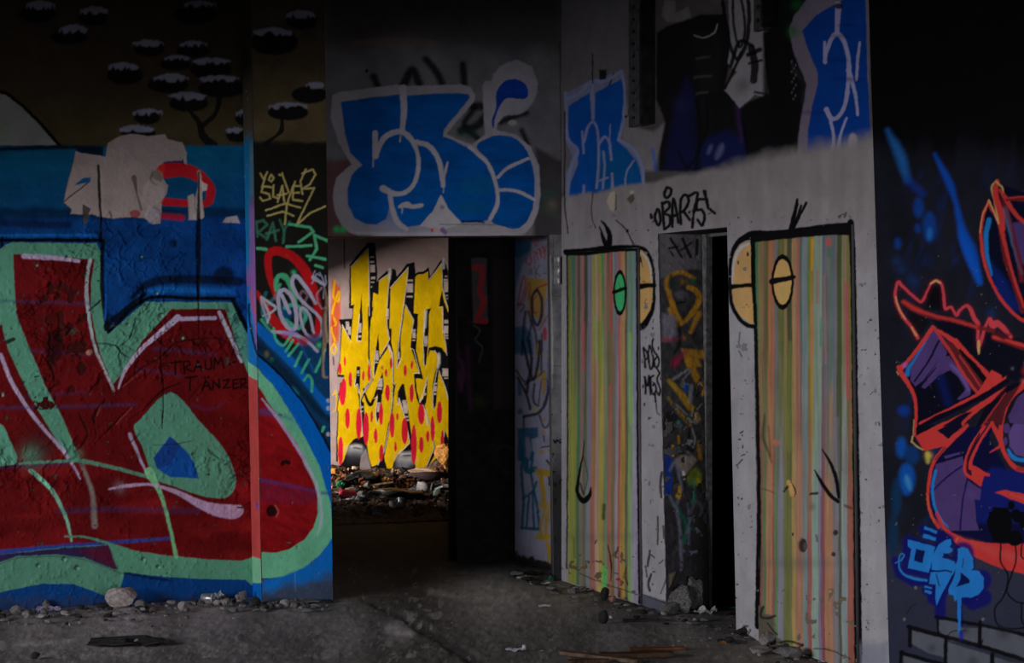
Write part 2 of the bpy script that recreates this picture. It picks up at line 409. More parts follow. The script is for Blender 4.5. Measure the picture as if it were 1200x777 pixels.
# damage and cracks
p.at(*Cc)
p.fn(chips(.60, 12, .005, (40, 9, 9), 40, 40, 103, 330, 480))
for l, w_ in [([(405,135),(450,95),(470,70)],9),([(430,280),(520,290),(560,330),(590,345)],7),([(620,170),(600,240),(560,290)],5),([(190,330),(240,400),(250,480)],9),([(560,470),(640,400),(740,340),(830,270),(1110,255)],6),([(735,230),(735,380),(745,500),(740,670)],7),
    ([(480,540),(430,610),(430,640)],16),([(590,575),(520,650),(430,740)],6),([(360,600),(400,690),(380,740),(345,775)],8),([(430,640),(440,700),(430,720)],5),([(830,460),(740,500),(650,590)],9),([(920,470),(860,540)],6),([(600,730),(640,695)],8),([(700,745),(800,740),(880,725)],4),([(745,590),(740,640)],12),([(470,430),(410,500)],12),([(370,510),(410,580)],5),([(905,0),(905,150),(908,260)],8)]:
    p.S(l, [w_*.6]+[w_]*(len(l)-2)+[w_*.4], (20, 6, 6), .85, .7, h=-.006)
for l, w_ in [([(462,560),(440,610)],5),([(600,575),(530,650)],4),([(440,330),(520,500)],4),([(560,480),(640,412)],4)]:
    p.S(l, w_, (120, 50, 44), .45, 1, h=.002)
p.O(250, 290, 46, 70, (22, 5, 6), .8, 3, h=-.004); p.O(230, 170, 60, 28, (45, 8, 8), .6, 3); p.O(408, 322, 16, 12, (120, 85, 70), .9, 1, h=.006)
p.S([(35,275),(65,262)], 16, (10, 6, 8), .9, 1, h=-.006); p.S([(10,505),(14,520)], 10, (130, 120, 110), .7, 1, h=.004); p.S([(0,520),(10,500)], 12, (14, 5, 5), .8)
# carved words
def word(P_, letters, w_, col, a=.9, soft=.7, h=0.0, **k):
    for l in letters: P_.S(l, w_, col, a, soft, False, h=h, **k)

p.at(0, 0, 1)
for x_, y_, r_ in [(165,300,2),(75,655,3),(90,665,3),(44,662,2.5),(185,664,2.5),(168,655,2.5),(150,380,2),(183,343,2.2),(189,369,3),(42,310,2),(100,322,3),(213,395,2.5)]:
    p.O(x_, y_, r_, r_, (18, 30, 26), .8, .8, h=-.004); p.O(x_+1.6, y_+1.2, r_*.6, r_*.6, (120, 160, 140), .5, .8, h=.002)
p.fn(band(700, 900, (28, 32, 44), EM, 7, 8, a=.6))
p.fn(relief(14, .003, 50)); p.fn(relief(4.5, .0012, 51))
def rough(x, y, C_, h):
    m = sstep(.42, .58, fbm(x/60+7, y/60, 26))*sstep(240, 270, y)*(1-sstep(560, 620, y))
    r1 = 1-abs(2*fbm(x/22, y/22, 27)-1); r2 = 1-abs(2*fbm((x+y)/16, (y-x)/40, 28)-1)
    m = m*(1-.85*sstep(192, 200, x)*(1-sstep(290, 294, x))*sstep(415, 420, y)*(1-sstep(460, 465, y)))
    h += m*(.009*sstep(.84, 1, r1)+.006*sstep(.88, 1, r2)-.003) + .004*sstep(.6,.75,fbm(x/5,y/5,29))*sstep(250,280,y)
    k = sstep(.90, 1, 1-abs(2*fbm((x-y*.6)/20, (y+x*.6)/34, 30)-1))*m*sstep(300, 330, y); C_ *= (1-.5*k)[:, None]; h -= .004*k
p.fn(rough)
p.at(*Cc); word(p, [[(778,372),(830,362)],[(800,368),(800,422)], [(842,420),(838,365),(862,362),(868,380),(842,392),(878,412)], [(885,410),(902,362),(922,405)],[(890,392),(915,388)], [(935,362),(938,398),(955,402),(965,392),(962,352)], [(975,398),(978,350),(994,376),(1010,346),(1020,392)], [(1040,380),(1075,364)],
    [(845,440),(900,432)],[(868,438),(868,495)], [(925,495),(940,450),(962,490)],[(932,478),(955,472)], [(972,490),(972,452),(1000,485),(998,445)], [(1018,450),(1046,446),(1018,486),(1048,482)], [(1086,444),(1062,448),(1064,488),(1090,482)],[(1063,468),(1082,464)], [(936,436),(938,440)],[(950,434),(952,438)], [(1100,488),(1095,445),(1118,442),(1122,460),(1098,468),(1128,484)]], 8, (10, 3, 3), 1, .6, -.003)
p.at(0, 0, 1)
p.fn(chips(.80, 7, .003, (28, 44, 40), 31, -200, 300, 300, 690))

# ---------------------------------------------------------------- pillar
p = Paint(EM); PL = p
p.fn(band(-500, 169, (36, 30, 22), EU, 1)); p.fn(band(95, 169, (46, 39, 25), EU, 30)); p.fn(band(168, 900, (17, 16, 14), .27, 3, 3))
p.fn(mottle(20, .75, 1.3, 60, 0, 170))
p.at(270, 0, 3.887).e(.14)
for i, (cx, cy, w_, h_, a, b, c, d) in enumerate([(325,98,145,70,255,385,45,85),(200,192,215,118,105,280,125,165),(360,432,165,80,345,435,372,405),(262,512,188,74,175,350,465,500)]):
    p.O(cx, cy, w_/2, h_/2, (5, 5, 6), .97, 1.6); snow(p, a, b, c, d, 30+i)
p.S([(235,545),(232,595),(200,625),(160,655)], [14,24,14,26], (6, 6, 6), .95)
p.S([(105,655),(260,650),(350,662),(435,655)], 20, (8, 8, 8), .8, 3)
# yellow script tag
p.at(270, 150, 3.107).e(.28)
YT = (142, 128, 76)
word(p, [[(108,165),(120,185),(128,172)],[(133,160),(115,215)],[(148,170),(140,188),(150,195),(158,182),(150,170)],[(178,170),(184,172)],
 [(150,215),(120,212),(112,232),(140,240),(145,258),(118,265),(108,252)],[(158,208),(155,250),(172,255)],[(172,270),(190,210),(196,268)],[(172,245),(205,240)],
 [(188,165),(212,235)],[(235,195),(205,280),(198,350)],[(252,212),(228,212),(228,262),(262,265)],[(228,238),(250,235)],
 [(275,150),(255,195),(262,240)],[(262,165),(300,150),(310,170),(290,205),(262,222),(305,218),(240,355)],[(240,355),(290,310),(345,285)],
 [(130,300),(200,275),(255,290)],[(135,320),(190,305),(230,320)]], 6.5, YT, .95, .9)
GT = (62, 138, 98)
p.e(EM)
word(p, [[(95,340),(98,395)],[(92,345),(120,335),(135,352),(112,372),(98,378),(125,398)],[(132,405),(155,345),(165,410)],[(130,385),(175,372)],[(180,335),(195,372),(215,340)],[(197,372),(192,418)]], 9, (44, 92, 72), .7, 1.1)
word(p, [[(215,350),(290,362),(302,378),(250,415)],[(205,432),(295,428)],[(305,390),(315,440),(290,480)],[(308,392),(352,410)],[(280,465),(345,478)],[(310,500),(335,508)],[(98,438),(130,442)]], 10, GT, .9, 1)
p.D(352, 410, 8, (110, 230, 110), .9)
p.S([(180,570),(165,600),(175,540),(205,540),(235,590),(238,640)], 12, (60, 130, 90), .85, 1)
p.S([(130,600),(115,650),(125,700),(150,720)], 12, (20, 90, 90), .6, 1)
# red hoop
p.at(290, 260, 5.55)
p.S([(150,640),(200,700),(330,777),(430,760),(470,640),(445,500),(390,350),(320,250),(240,200),(170,190),(135,230),(140,330),(165,430),(185,500)], [20,40,50,60,50,56,64,62,58,56,50,44,34,24], (150, 16, 20), .95, 1)
p.S([(60,460),(130,560),(190,650),(300,760)], [30,40,44,50], (150, 20, 24), .9, 1.4)
p.D(255, 222, 16, (230, 60, 50), .7)
p.S([(200,440),(170,500),(110,560),(120,640)], 16, (24, 100, 110), .6, 2); p.O(250, 590, 45, 60, (6, 60, 100), .8, 3)
p.S([(185,440),(185,380),(215,350),(265,390),(300,480)], 26, (52, 128, 92), .9, 1); p.D(300, 330, 22, (60, 160, 100), .9)
p.S([(245,560),(290,540),(340,560),(380,610),(330,690),(250,640)], 26, (52, 136, 110), .8, 1.2)
p.S([(340,480),(360,450),(390,480),(360,540)], 18, (110, 80, 90), .6, 1)
p.S([(130,640),(100,560),(90,490),(130,520),(180,560),(150,590),(100,610)], 14, (150, 150, 165), .6, 1)
WT = (188, 182, 205)
p.S([(225,480),(275,590)], 24, WT, 1); p.S([(215,450),(200,500),(220,620),(270,690),(310,690),(320,600),(290,490),(245,445),(210,455)], 26, WT, 1)
p.S([(445,530),(390,440),(330,360),(300,360),(295,420),(350,510),(430,580),(485,650),(480,730),(430,765),(370,710),(345,600),(360,560),(400,600),(430,720)], [20,24,26,26,24,22,20,20,20,20,18,18,18,18,18], WT, 1)
p.S([(165,715),(230,718),(300,735),(370,765),(450,830)], 18, WT, 1); p.S([(130,655),(140,600),(90,490)], 16, (160, 160, 170), .8)
p.S([(90,490),(150,530),(185,560),(140,600)], 14, (150, 150, 160), .8)
for l in [[(425,350),(440,320)],[(440,380),(480,395)],[(470,330),(495,390),(495,500)],[(420,400),(450,340),(470,350)],[(505,350),(510,400)]]: p.S(l, 9, (150, 150, 175), .8)
p.S([(428,360),(500,410)], [26,20], (160, 155, 175), .9)
p.S([(500,430),(515,520),(505,640),(520,777)], [14,20,24,22], (105, 82, 66), .9, 1, h=-.004)
p.S([(480,430),(450,480),(480,560),(510,560)], 12, (120, 100, 110), .7)
# lower pillar
p.at(280, 370, 4.57)
p.F([(95,210),(200,330),(330,470),(430,580),(500,720),(500,300),(440,100),(330,110),(300,200),(230,220),(100,100)], (8, 48, 82), .85, 4)
p.S([(95,60),(180,140),(300,270),(400,400),(480,500)], [50,56,44,40,60], (8, 84, 158), .95, 2)
p.S([(100,150),(220,280),(330,400),(440,520),(495,560)], [50,50,40,36,30], (8, 22, 34), .8, 4)
p.O(148, 205, 10, 14, (110, 100, 20), .5, 3); p.O(175, 235, 10, 10, (20, 90, 60), .5, 3); p.O(300, 400, 26, 8, (20, 110, 110), .6, 3, rot=.8)
for l in [[(185,70),(200,130),(235,160),(270,120),(285,90)],[(250,190),(290,130)],[(265,215),(320,150)],[(300,270),(335,195)],[(335,305),(375,235)],[(350,345),(370,320),(390,345),(390,405)],[(410,300),(440,235),(460,180)],[(445,620),(455,595)]]: p.S(l, 14, (66, 176, 130), .88, 1)
p.D(430, 158, 22, (70, 200, 120), .95); p.S([(190,100),(150,60),(120,20)], 14, (60, 150, 110), .6); p.S([(280,60),(330,150),(400,300)], 8, (20, 90, 150), .5, 2)
p.S([(180,85),(290,95),(350,125),(420,190)], 16, WT, .9); p.S([(245,95),(300,95)], 26, (160, 110, 220), .6, 3); p.O(345, 135, 30, 22, (170, 20, 40), .6, 3)
p.S([(458,0),(458,130),(450,220),(452,320),(475,330)], [18,26,14,16,10], (104, 88, 72), .9, 1, h=-.005)
for y_ in (455, 495, 635): p.O(480, y_, 12, 12, (150, 145, 150), .8, 1, h=.003)
p.F([(95,205),(170,270),(250,350),(330,450),(400,560),(450,650),(500,750),(510,1500),(380,1500),(330,610),(260,490),(180,370),(95,270)], (3, 98, 190), 1, 1)
p.S([(95,205),(170,268),(250,350),(330,450),(400,560),(450,650),(498,745)], [13,13,10,10,9,9,8], (3, 6, 14))
p.S([(95,330),(160,430),(230,530),(330,680),(400,800)], 4, (20, 60, 70), .0)
p.F([(90,270),(180,370),(260,490),(330,610),(400,740),(430,800),(460,900),(490,1000),(500,1120),(500,1190),(420,1300),(330,1370),(230,1400),(90,1410)], (76, 132, 103), 1, .9)
p.F([(90,355),(150,450),(230,570),(310,680),(360,777),(400,880),(422,960),(420,1060),(395,1140),(350,1200),(270,1250),(200,1270),(90,1265)], (100, 10, 14), 1, .8)
def redf(x, y, C_, h):
    m = (x > 296) & (x < 375) & (y > 470) & (y < 655) & (C_[:, 0] > C_[:, 1]*5)
    k = .72+.5*sstep(0, 1, fbm((x+y*.7)/16, (y-x*.5)/5, 70)); C_[m] *= k[m][:, None]
p.fn(redf)
p.F([(95,505),(140,500),(200,520),(280,545),(290,560),(200,540),(120,525),(95,535)], (14, 50, 100), .55, 4)
p.S([(270,530),(310,600)], 30, (60, 120, 120), .25, 4)
p.at(280, 540, 4.57)
p.S([(118,105),(260,130),(420,165),(497,180)], [16,10,10,14], (12, 40, 96), .75, 2.5); p.F([(118,110),(420,165),(418,230),(118,220)], (70, 22, 50), .35, 5)
p.O(178, 270, 26, 30, (16, 6, 8), .95, 1.2, h=-.008); p.S([(195,240),(212,270),(200,300)], 7, (130, 60, 56), .7, h=.002)
p.S([(238,15),(250,5),(268,10)], 22, (14, 6, 8), .95, 1, h=-.008); p.at(280, 370, 4.57)
p.S([(125,445),(200,540),(270,640),(350,770),(400,870)], [8,17,18,18,14], (166, 150, 180), .9, 1); p.at(280, 540, 4.57)
p.S([(350,0),(410,115),(434,210),(440,320),(420,400)], [18,18,18,18,8], (140, 150, 158), .75, 1.4)
p.F([(110,640),(230,622),(350,570),(440,500),(500,430),(500,900),(110,900)], (8, 76, 138), 1, 1.5)
def fadeb(x, y, C_, h):
    t = sstep(672, 690, y+(fbm(x/10, y/10, 72)-.5)*22+.25*(x-360)); c = alb((42, 50, 66)); C_[:] = C_*(1-t[:, None])+c*t[:, None]
p.fn(fadeb)
p.S([(300,600),(303,700)], 4, (110, 110, 120), .3); p.O(130, 640, 6, 12, (60, 30, 60), .8)
p.at(0, 0, 1)
p.fn(chips(.82, 6, .003, (70, 60, 56), 75, 312, 400, 380, 700))
p.fn(relief(12, .0022, 52)); p.fn(relief(4, .0008, 53))

# pillar's left return: brighter side light painted into its colours
p = Paint(EM); PS = p
p.fn(band(-500, 165, (52, 47, 40), .2, 3)); p.fn(band(165, 240, (60, 90, 105), .3, 12)); p.fn(band(240, 330, (105, 75, 125), EM, 10)); p.fn(band(165, 345, (20, 90, 130), EM, 6, 0, x1=293.5))
p.fn(band(318, 420, (110, 70, 125), EM, 12)); p.at(280, 370, 4.57)
p.F([(40,-160),(60,-160),(100,190),(105,290),(50,260),(40,0)], (20, 104, 170), 1, 2.0); p.S([(56,-60),(66,60),(100,200)], 12, (4, 8, 20), .9)
p.S([(62,-120),(90,-20)], 12, (170, 66, 60), .8, 2)
p.F([(40,240),(110,280),(110,345),(40,320)], (120, 180, 148)); p.F([(40,318),(110,342),(130,1520),(60,1520)], (222, 88, 86), E=.38)
p.at(280, 540, 4.57); p.F([(50,520),(90,505),(130,490),(135,620),(70,660)], (124, 184, 146)); p.F([(60,665),(135,610),(135,1000),(60,1000)], (12, 96, 180)); p.O(102, 225, 6, 20, (40, 70, 180), .8)
p.fn(chips(.8, 5, .002, (150, 120, 115), 76)); p.fn(relief(6, .001, 54))

# ---------------------------------------------------------------- lintel wall
p = Paint(.26); LI = p
p.fn(lambda x, y, C_, h: C_.__iadd__(alb((72, 70, 72), .26)))
p.fn(mottle(30, .65, 1.25, 80)); L_ = (380, 50, 3.107); p.at(*L_)
p.F([(-50,420),(60,430),(130,420),(130,740),(-50,740)], (62, 34, 36), .8, 5); p.F([(770,380),(880,440),(880,740),(760,740)], (30, 24, 26), .8, 4)
p.F([(785,540),(850,520),(850,640),(790,620)], (30, 52, 44), .5, 5); p.D(830, 590, 30, (90, 70, 60), .5)
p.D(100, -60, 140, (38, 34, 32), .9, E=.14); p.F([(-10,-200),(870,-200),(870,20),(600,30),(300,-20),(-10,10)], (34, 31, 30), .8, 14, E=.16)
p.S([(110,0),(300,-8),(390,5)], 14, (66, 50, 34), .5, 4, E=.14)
KB = (10, 10, 11)
for l, w_ in [([(180,125),(195,160)],26),([(290,150),(320,100),(345,150)],30),([(370,60),(410,110),(430,150)],26),([(505,80),(510,150)],26),([(540,230),(600,240),(560,300),(500,320)],30),([(640,290),(700,265),(735,255)],22),([(720,320),(740,370)],20),([(560,350),(510,300),(545,240)],22)]: p.S(l, w_, KB, .9, 3)
p.O(520, 330, 40, 20, (14, 40, 34), .5, 4); p.O(685, 292, 16, 10, (110, 104, 96), .9, 1); p.O(155, 103, 5, 7, KB)
WW = (118, 114, 118)
p.F([(30,192),(60,180),(265,152),(300,158),(500,152),(535,165),(550,192),(545,215),(470,300),(445,335),(500,358),(538,372),(585,335),(575,160),(585,140),(612,138),(645,85),(700,62),(755,85),(778,150),(760,210),(715,250),(650,270),(628,300),(628,318),(700,335),(752,380),(782,450),(788,550),(768,640),(735,690),(640,702),(590,696),(560,703),(440,700),(240,705),(140,700),(60,645),(30,560),(45,490),(100,445),(50,360),(22,270)], (104, 100, 104), 1, 1)
p.O(690, 165, 86, 100, (104, 100, 104), .9, 1.5, rot=.15); p.O(690, 560, 96, 150, (104, 100, 104), 1, 1.2)
p.O(130, 570, 98, 132, (104, 100, 104), 1, 1.2)
p.F([(100,690),(240,690),(400,690),(560,698),(700,695),(560,712),(240,712)], (124, 118, 128), .7, 2)
BB = (2, 53, 106)
p.F([(60,215),(170,200),(278,188),(300,192),(420,184),(525,186),(532,200),(480,262),(435,318),(432,342),(470,355),(532,388),(590,440),(622,520),(628,580),(605,640),(570,655),(500,655),(460,620),(430,560),(400,610),(350,665),(300,672),(262,645),(245,600),(238,560),(236,605),(225,640),(190,662),(150,660),(110,640),(85,590),(85,530),(100,480),(138,445),(95,402),(75,330)], BB, 1, 1.2)
p.F([(555,380),(600,345),(650,338),(700,352),(740,400),(763,480),(765,560),(745,640),(700,677),(650,668),(608,650),(635,600),(635,540),(625,490),(598,430)], BB, sm=True)
p.F([(625,235),(628,180),(655,142),(700,133),(735,155),(741,190),(725,205),(665,203),(638,235),(622,275),(616,312),(610,285)], (6, 34, 92), sm=True, E=.2)
p.F([(100,560),(340,560),(420,640),(300,680),(120,650)], (3, 72, 140), .4, 14)
def bluedirt(x, y, C_, h):
    m = (C_[:, 2] > C_[:, 0]*3); k = .7+.5*fbm(x/22, y/7, 81); C_[m] *= k[m][:, None]
p.fn(bluedirt)
for x_, y_, rx, ry, c_ in [(560,520,70,35,(6,70,90)),(400,450,60,14,(6,34,70)),(540,600,60,25,(4,60,70)),(340,440,50,10,(5,30,70))]: p.O(x_, y_, rx, ry, c_, .35, 6)
for l, w_ in [([(286,165),(290,250),(283,325)],[26,22,18]),([(185,330),(186,415)],20),([(187,415),(215,350),(262,325),(305,338),(338,395),(343,455),(328,512),(295,545),(255,550),(215,530)],[16,20,20,20,15,15,15,17,18,26]),
 ([(338,362),(380,375),(412,418),(428,480),(433,520)],[18,19,19,18,16]),([(450,435),(440,470),(433,500)],[8,11,10]),([(240,550),(246,600),(265,650),(300,680)],[18,18,20,16]),([(275,597),(300,590),(320,597),(355,592)],[14,22,16,14]),
 ([(530,380),(595,440),(625,515),(630,585),(605,640)],[14,13,13,13,15]),([(632,490),(670,455),(742,422)],12),([(636,535),(700,540),(765,572)],12),([(278,340),(277,360)],5),([(180,420),(178,450)],5),([(283,600),(283,620)],5),([(434,520),(434,545)],4)]:
    p.S(l, w_, WW, .97, .9)
p.F([(345,668),(395,615),(425,552),(450,600),(500,658),(440,680)], WW)
p.O(430, 600, 8, 8, (40, 44, 60), .6, 2); p.S([(500,652),(560,650),(580,655)], 8, (10, 14, 24), .8); p.S([(420,662),(520,662),(700,665)], 3, (20, 20, 26), .7)
p.F([(388,676),(425,674),(424,688),(388,688)], (190, 160, 150), .9); p.F([(388,676),(398,676),(398,688),(388,688)], (170, 50, 50), .9); p.S([(430,680),(440,690)], 16, (60, 30, 90), .7)
for x_ in (45, 68): p.D(x_, 680, 16, (20, 150, 80), .95)
p.S([(0,712),(300,708),(500,712),(860,708)], 7, (120, 96, 60), .45, 1.2, h=-.002)
p.S([(858,0),(862,300),(866,720)], 5, (30, 28, 28), .8)
p.fn(relief(14, .0018, 55)); p.at(0, 0, 1)
# ---------------------------------------------------------------- right wall: whitewash, upper pieces, painted characters
p = Paint(EM); RWP = p
def ybase(x): return 237 - .214*(x-660)
p.fn(lambda x, y, C_, h: C_.__iadd__(alb((46, 43, 43), .2)))
p.fn(mottle(24, .5, 1.2, 90))
p.e(.2)
U1 = (640, 60, 3.236); U2 = (730, 0, 3.885); U3 = (900, 0, 3.53)
p.at(*U2)
p.F([(-300,-300),(60,-300),(60,600),(-20,650),(-300,900)], (60, 57, 60), .8, 6)
p.F([(0,440),(60,580),(140,600),(190,560),(180,640),(140,777),(0,777)], (74, 70, 72), .8, 3)
p.F([(175,70),(190,0),(235,0),(240,60),(300,30),(310,80),(250,100),(200,100)], (66, 62, 64), .8, 2)
p.F([(155,150),(200,120),(280,95),(350,65),(470,65),(485,150),(485,290),(462,410),(540,490),(560,600),(575,777),(165,777),(165,690),(195,560),(150,450),(150,250)], (7, 7, 8), .97, 2)
p.F([(310,150),(440,150),(460,300),(430,400),(340,430)], (14, 14, 13), .7, 6)
p.F([(185,777),(215,600),(250,450),(290,340),(325,420),(335,777)], (10, 11, 34), .9, 5); p.D(265, 480, 50, (18, 20, 46), .6)
p.F([(360,640),(480,590),(560,640),(570,777),(350,777)], (9, 13, 42), .8, 6); p.O(440, 690, 14, 40, (60, 64, 90), .5, 3, rot=.4); p.O(395, 680, 8, 22, (60, 64, 90), .5, 3, rot=.4)
p.S([(335,450),(355,600),(330,777)], 12, (5,5,7), .9, 2); p.S([(250,690),(300,760),(380,600),(385,450)], 10, (5,5,7), .9, 2); p.S([(480,420),(500,600)], 8, (8, 8, 10), .8, 2); p.S([(520,480),(540,640)], 16, (34, 16, 50), .7, 4)
for y_, x0, x1 in [(262,335,395),(348,325,400),(422,335,385)]: p.S([(x0,y_+6),((x0+x1)/2,y_),(x1,y_-2)], 7, (40, 40, 42), .8, 2)
p.S([(325,162),(345,168),(375,170),(415,150),(430,110)], [5,5,5,8,5], (84, 82, 80), .9, 1)
p.S([(135,680),(150,777)], 12, (6, 50, 110), .7, 2)
# torn pale sheet with black loops
p.F([(490,-200),(640,-200),(625,0),(668,145),(640,150),(650,300),(665,425),(640,440),(600,430),(570,460),(530,492),(462,408),(480,370),(520,330),(475,285),(490,200),(480,0)], (80, 76, 80), .95, 1)
for l, w_ in [([(455,10),(480,180),(520,270),(560,200),(575,60),(560,-60)],18),([(500,0),(505,120),(530,215),(555,150),(548,40),(520,-50)],12),([(490,300),(530,190),(590,210)],18),([(540,240),(490,350),(465,400)],14),([(585,220),(600,290),(595,365)],34),([(570,250),(625,225)],20),([(575,290),(630,275)],12),([(600,420),(655,430)],10)]: p.S(l, w_, (6,6,7), .95, 1.2)
p.D(545, 390, 50, (50, 48, 50), .6)
p.F([(640,150),(668,145),(660,-200),(790,-200),(850,0),(850,777),(570,777),(540,560),(538,492),(575,460),(665,428),(650,300)], (5, 5, 6), .97, 2)
p.D(790, 150, 30, (10, 60, 40), .6)
p.at(*U1)
p.F([(70,160),(165,112),(285,72),(298,110),(296,250),(280,330),(340,380),(368,440),(372,520),(360,560),(70,580),(75,470),(100,400),(72,340)], (66, 68, 84), .9, 1.5)
for x_, y_, w_, h_ in [(215,90,28,40),(320,232,16,24)]: p.F([(x_-w_/2,y_-h_/2),(x_+w_/2,y_-h_/2),(x_+w_/2,y_+h_/2),(x_-w_/2,y_+h_/2)], (6, 6, 7), .95, 1.5)
p.S([(255,85),(240,130)], 6, K); p.O(303, 247, 6, 6, K)
p.F([(85,207),(165,157),(172,270),(182,262),(186,158),(285,105),(293,150),(290,260),(272,340),(300,365),(345,420),(362,480),(365,580),(82,580),(90,500),(122,430),(118,370),(82,330)], (4, 40, 88), 1, 1)
p.F([(190,380),(300,370),(350,440),(350,510),(200,540)], (4, 46, 74), .6, 8)
PW_ = (70, 74, 96)
for l, w_ in [([(72,158),(76,230),(82,330),(118,378),(92,450),(78,560)],[12,9,12,14,13,13]),([(75,182),(120,165),(168,118),(225,112),(285,75)],[13,13,15,13,10]),([(287,78),(298,150),(294,250),(275,335)],[12,9,11,13]),([(275,335),(335,375),(364,440),(370,520)],12),
  ([(176,130),(178,255)],11),([(138,305),(142,385)],9),([(145,345),(160,285),(180,270),(196,310),(200,420),(190,520)],10),([(200,355),(222,325),(240,350),(248,412)],10),([(218,380),(222,440),(214,520)],9),([(204,492),(234,480)],8),([(250,465),(254,560)],12),([(332,415),(305,460),(298,520)],7),([(244,280),(240,340)],5),([(142,510),(142,545)],10)]: p.S(l, w_, PW_, .93, .9)
# right-hand piece
p.at(*U3)
p.F([(85,130),(110,60),(150,10),(200,-60),(420,-60),(420,640),(120,660),(125,560),(160,350),(110,230)], (62, 56, 66), 1, 1.5)
p.F([(95,250),(150,340),(150,420),(110,440),(88,350)], (26, 24, 26), .7, 4)
p.F([(-20,-60),(95,-60),(105,0),(85,120),(100,300),(150,345),(125,520),(115,640),(-20,640)], (6, 6, 7), .9, 3); p.D(105, 130, 36, (8, 54, 14), .7); p.D(120, 20, 36, (8, 50, 20), .6)
for yy in range(255, 410, 14): p.O(98+(yy % 3)*8, yy, 3, 5, (60, 58, 60), .7)
p.F([(402,-60),(300,5),(270,22),(200,62),(142,128),(165,205),(205,300),(207,350),(180,450),(165,540),(160,660),(430,640),(425,560),(412,300)], (3, 30, 78), 1, 1)
for l, w_ in [([(290,20),(286,140)],[26,18]),([(234,175),(236,255)],[12,18]),([(238,225),(262,160),(290,142),(318,180),(334,260),(332,340),(322,420),(295,480),(262,490),(242,455)],[16,18,20,18,17,17,16,16,18,22]),([(380,175),(370,250),(366,330)],[10,13,10]),([(332,290),(350,340),(366,420),(370,475)],[20,16,12,12]),([(258,490),(270,560),(268,640)],[14,12,16]),([(325,490),(300,560),(290,640)],[10,12,18])]: p.S(l, w_, (88, 86, 108), .93, .9)
p.O(352, 590, 20, 40, (92, 88, 92), .95, 2); p.O(292, 25, 18, 12, (6, 6, 12), .9, 1)
for y_, x_ in [(105,330),(250,285),(325,300),(330,360),(465,185),(150,300)]: p.O(x_, y_, 45, 7, (4, 12, 50), .45, 3)
# whitewashed band with a sprayed, feathered top edge
G0 = (108, 105, 109)
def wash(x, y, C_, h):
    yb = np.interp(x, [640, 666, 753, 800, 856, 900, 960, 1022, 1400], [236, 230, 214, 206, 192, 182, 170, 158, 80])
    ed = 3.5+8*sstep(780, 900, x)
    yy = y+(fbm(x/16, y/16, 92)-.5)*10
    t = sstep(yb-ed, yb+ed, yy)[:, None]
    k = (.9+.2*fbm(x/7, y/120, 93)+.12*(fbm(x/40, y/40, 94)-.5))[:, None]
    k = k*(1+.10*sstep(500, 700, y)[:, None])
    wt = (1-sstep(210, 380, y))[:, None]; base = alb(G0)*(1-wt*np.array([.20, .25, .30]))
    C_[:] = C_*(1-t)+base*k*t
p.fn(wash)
p.e(EM)
# cracks and chips on the wash
p.at(*U1)
for l, w_ in [([(70,230),(70,560),(82,690)],5),([(175,10),(176,120)],5),([(176,540),(172,620),(188,670)],4),([(265,640),(305,680),(330,740),(345,800)],5)]: p.S(l, w_, (12, 11, 11), .9, .7, h=-.003)
p.O(308, 682, 6, 7, (12,11,11)); p.F([(240,540),(258,530),(268,560),(255,610),(240,600),(230,570)], (128, 118, 104), .9, 1, h=-.003); p.S([(262,545),(262,600)], 7, (60, 48, 36), .8, h=-.004); p.F([(305,560),(330,535),(335,560),(320,580)], (60, 50, 40), .9, .8, h=-.004); p.D(325, 535, 10, (140, 134, 128), .8)
p.S([(210,642),(228,665),(240,700),(237,748)], [5,13,20,20], K); p.S([(204,665),(215,700),(232,740)], [5,10,13], K); p.S([(206,690),(216,720),(230,748)], [5,9,11], K)
# "OBARTS" tag
p.at(*U1)
for l in [[(398,620),(400,632)],[(420,600),(412,630),(425,660),(434,640),(428,605),(420,600)],[(455,520),(448,540),(455,555),(470,545),(474,525),(458,516)],
  [(440,575),(448,675)],[(440,580),(462,570),(468,590),(448,615),(468,625),(470,655),(450,675)],[(478,665),(482,560),(502,650)],[(478,625),(498,618)],[(508,600),(512,560),(530,545),(540,570),(522,605),(508,608)],[(508,608),(512,655)],[(520,605),(545,640)],[(540,550),(574,538),(562,600),(554,668)],[(544,612),(574,602)],[(598,560),(575,565),(572,600),(592,602),(600,630),(590,660),(575,640)],[(598,530),(610,570)],[(608,560),(614,595)],[(622,600),(640,615)]]: p.S(l, 11.5, (12,12,13), 1, .8)
p.S([(604,528),(606,560)], 7, (16,16,17))
# POS / MGS
p.at(735, 380, 7.764)
for l in [[(148,215),(160,300),(165,395)],[(150,215),(185,255),(190,300),(165,325)],[(205,200),(195,260),(200,360),(212,410),(232,380),(235,300),(222,230),(205,195)],[(238,135),(228,175),(245,240),(280,300),(290,350),(265,400),(245,340),(270,300)],[(240,380),(265,400),(295,445)],
 [(160,480),(168,560),(165,630)],[(160,480),(185,560),(198,480),(190,560)],[(198,470),(212,640)],[(238,470),(215,490),(218,590),(240,640),(262,600),(250,540),(235,560)],[(290,455),(272,500),(290,560),(302,600),(290,645),(268,610)],[(255,640),(258,700)]]: p.S(l, 19, (12,12,13), 1, .8)
p.S([(255,640),(262,777)], 6, (16,16,17), .8)
for x_, y_ in [(138,335),(287,222),(306,495),(145,565)]: p.O(x_, y_, 8, 18, (16,16,17))
p.O(172, 122, 7, 9, (50,50,50)); p.S([(320,40),(350,20),(370,50),(350,95),(330,80)], 8, (34,32,34), .8)
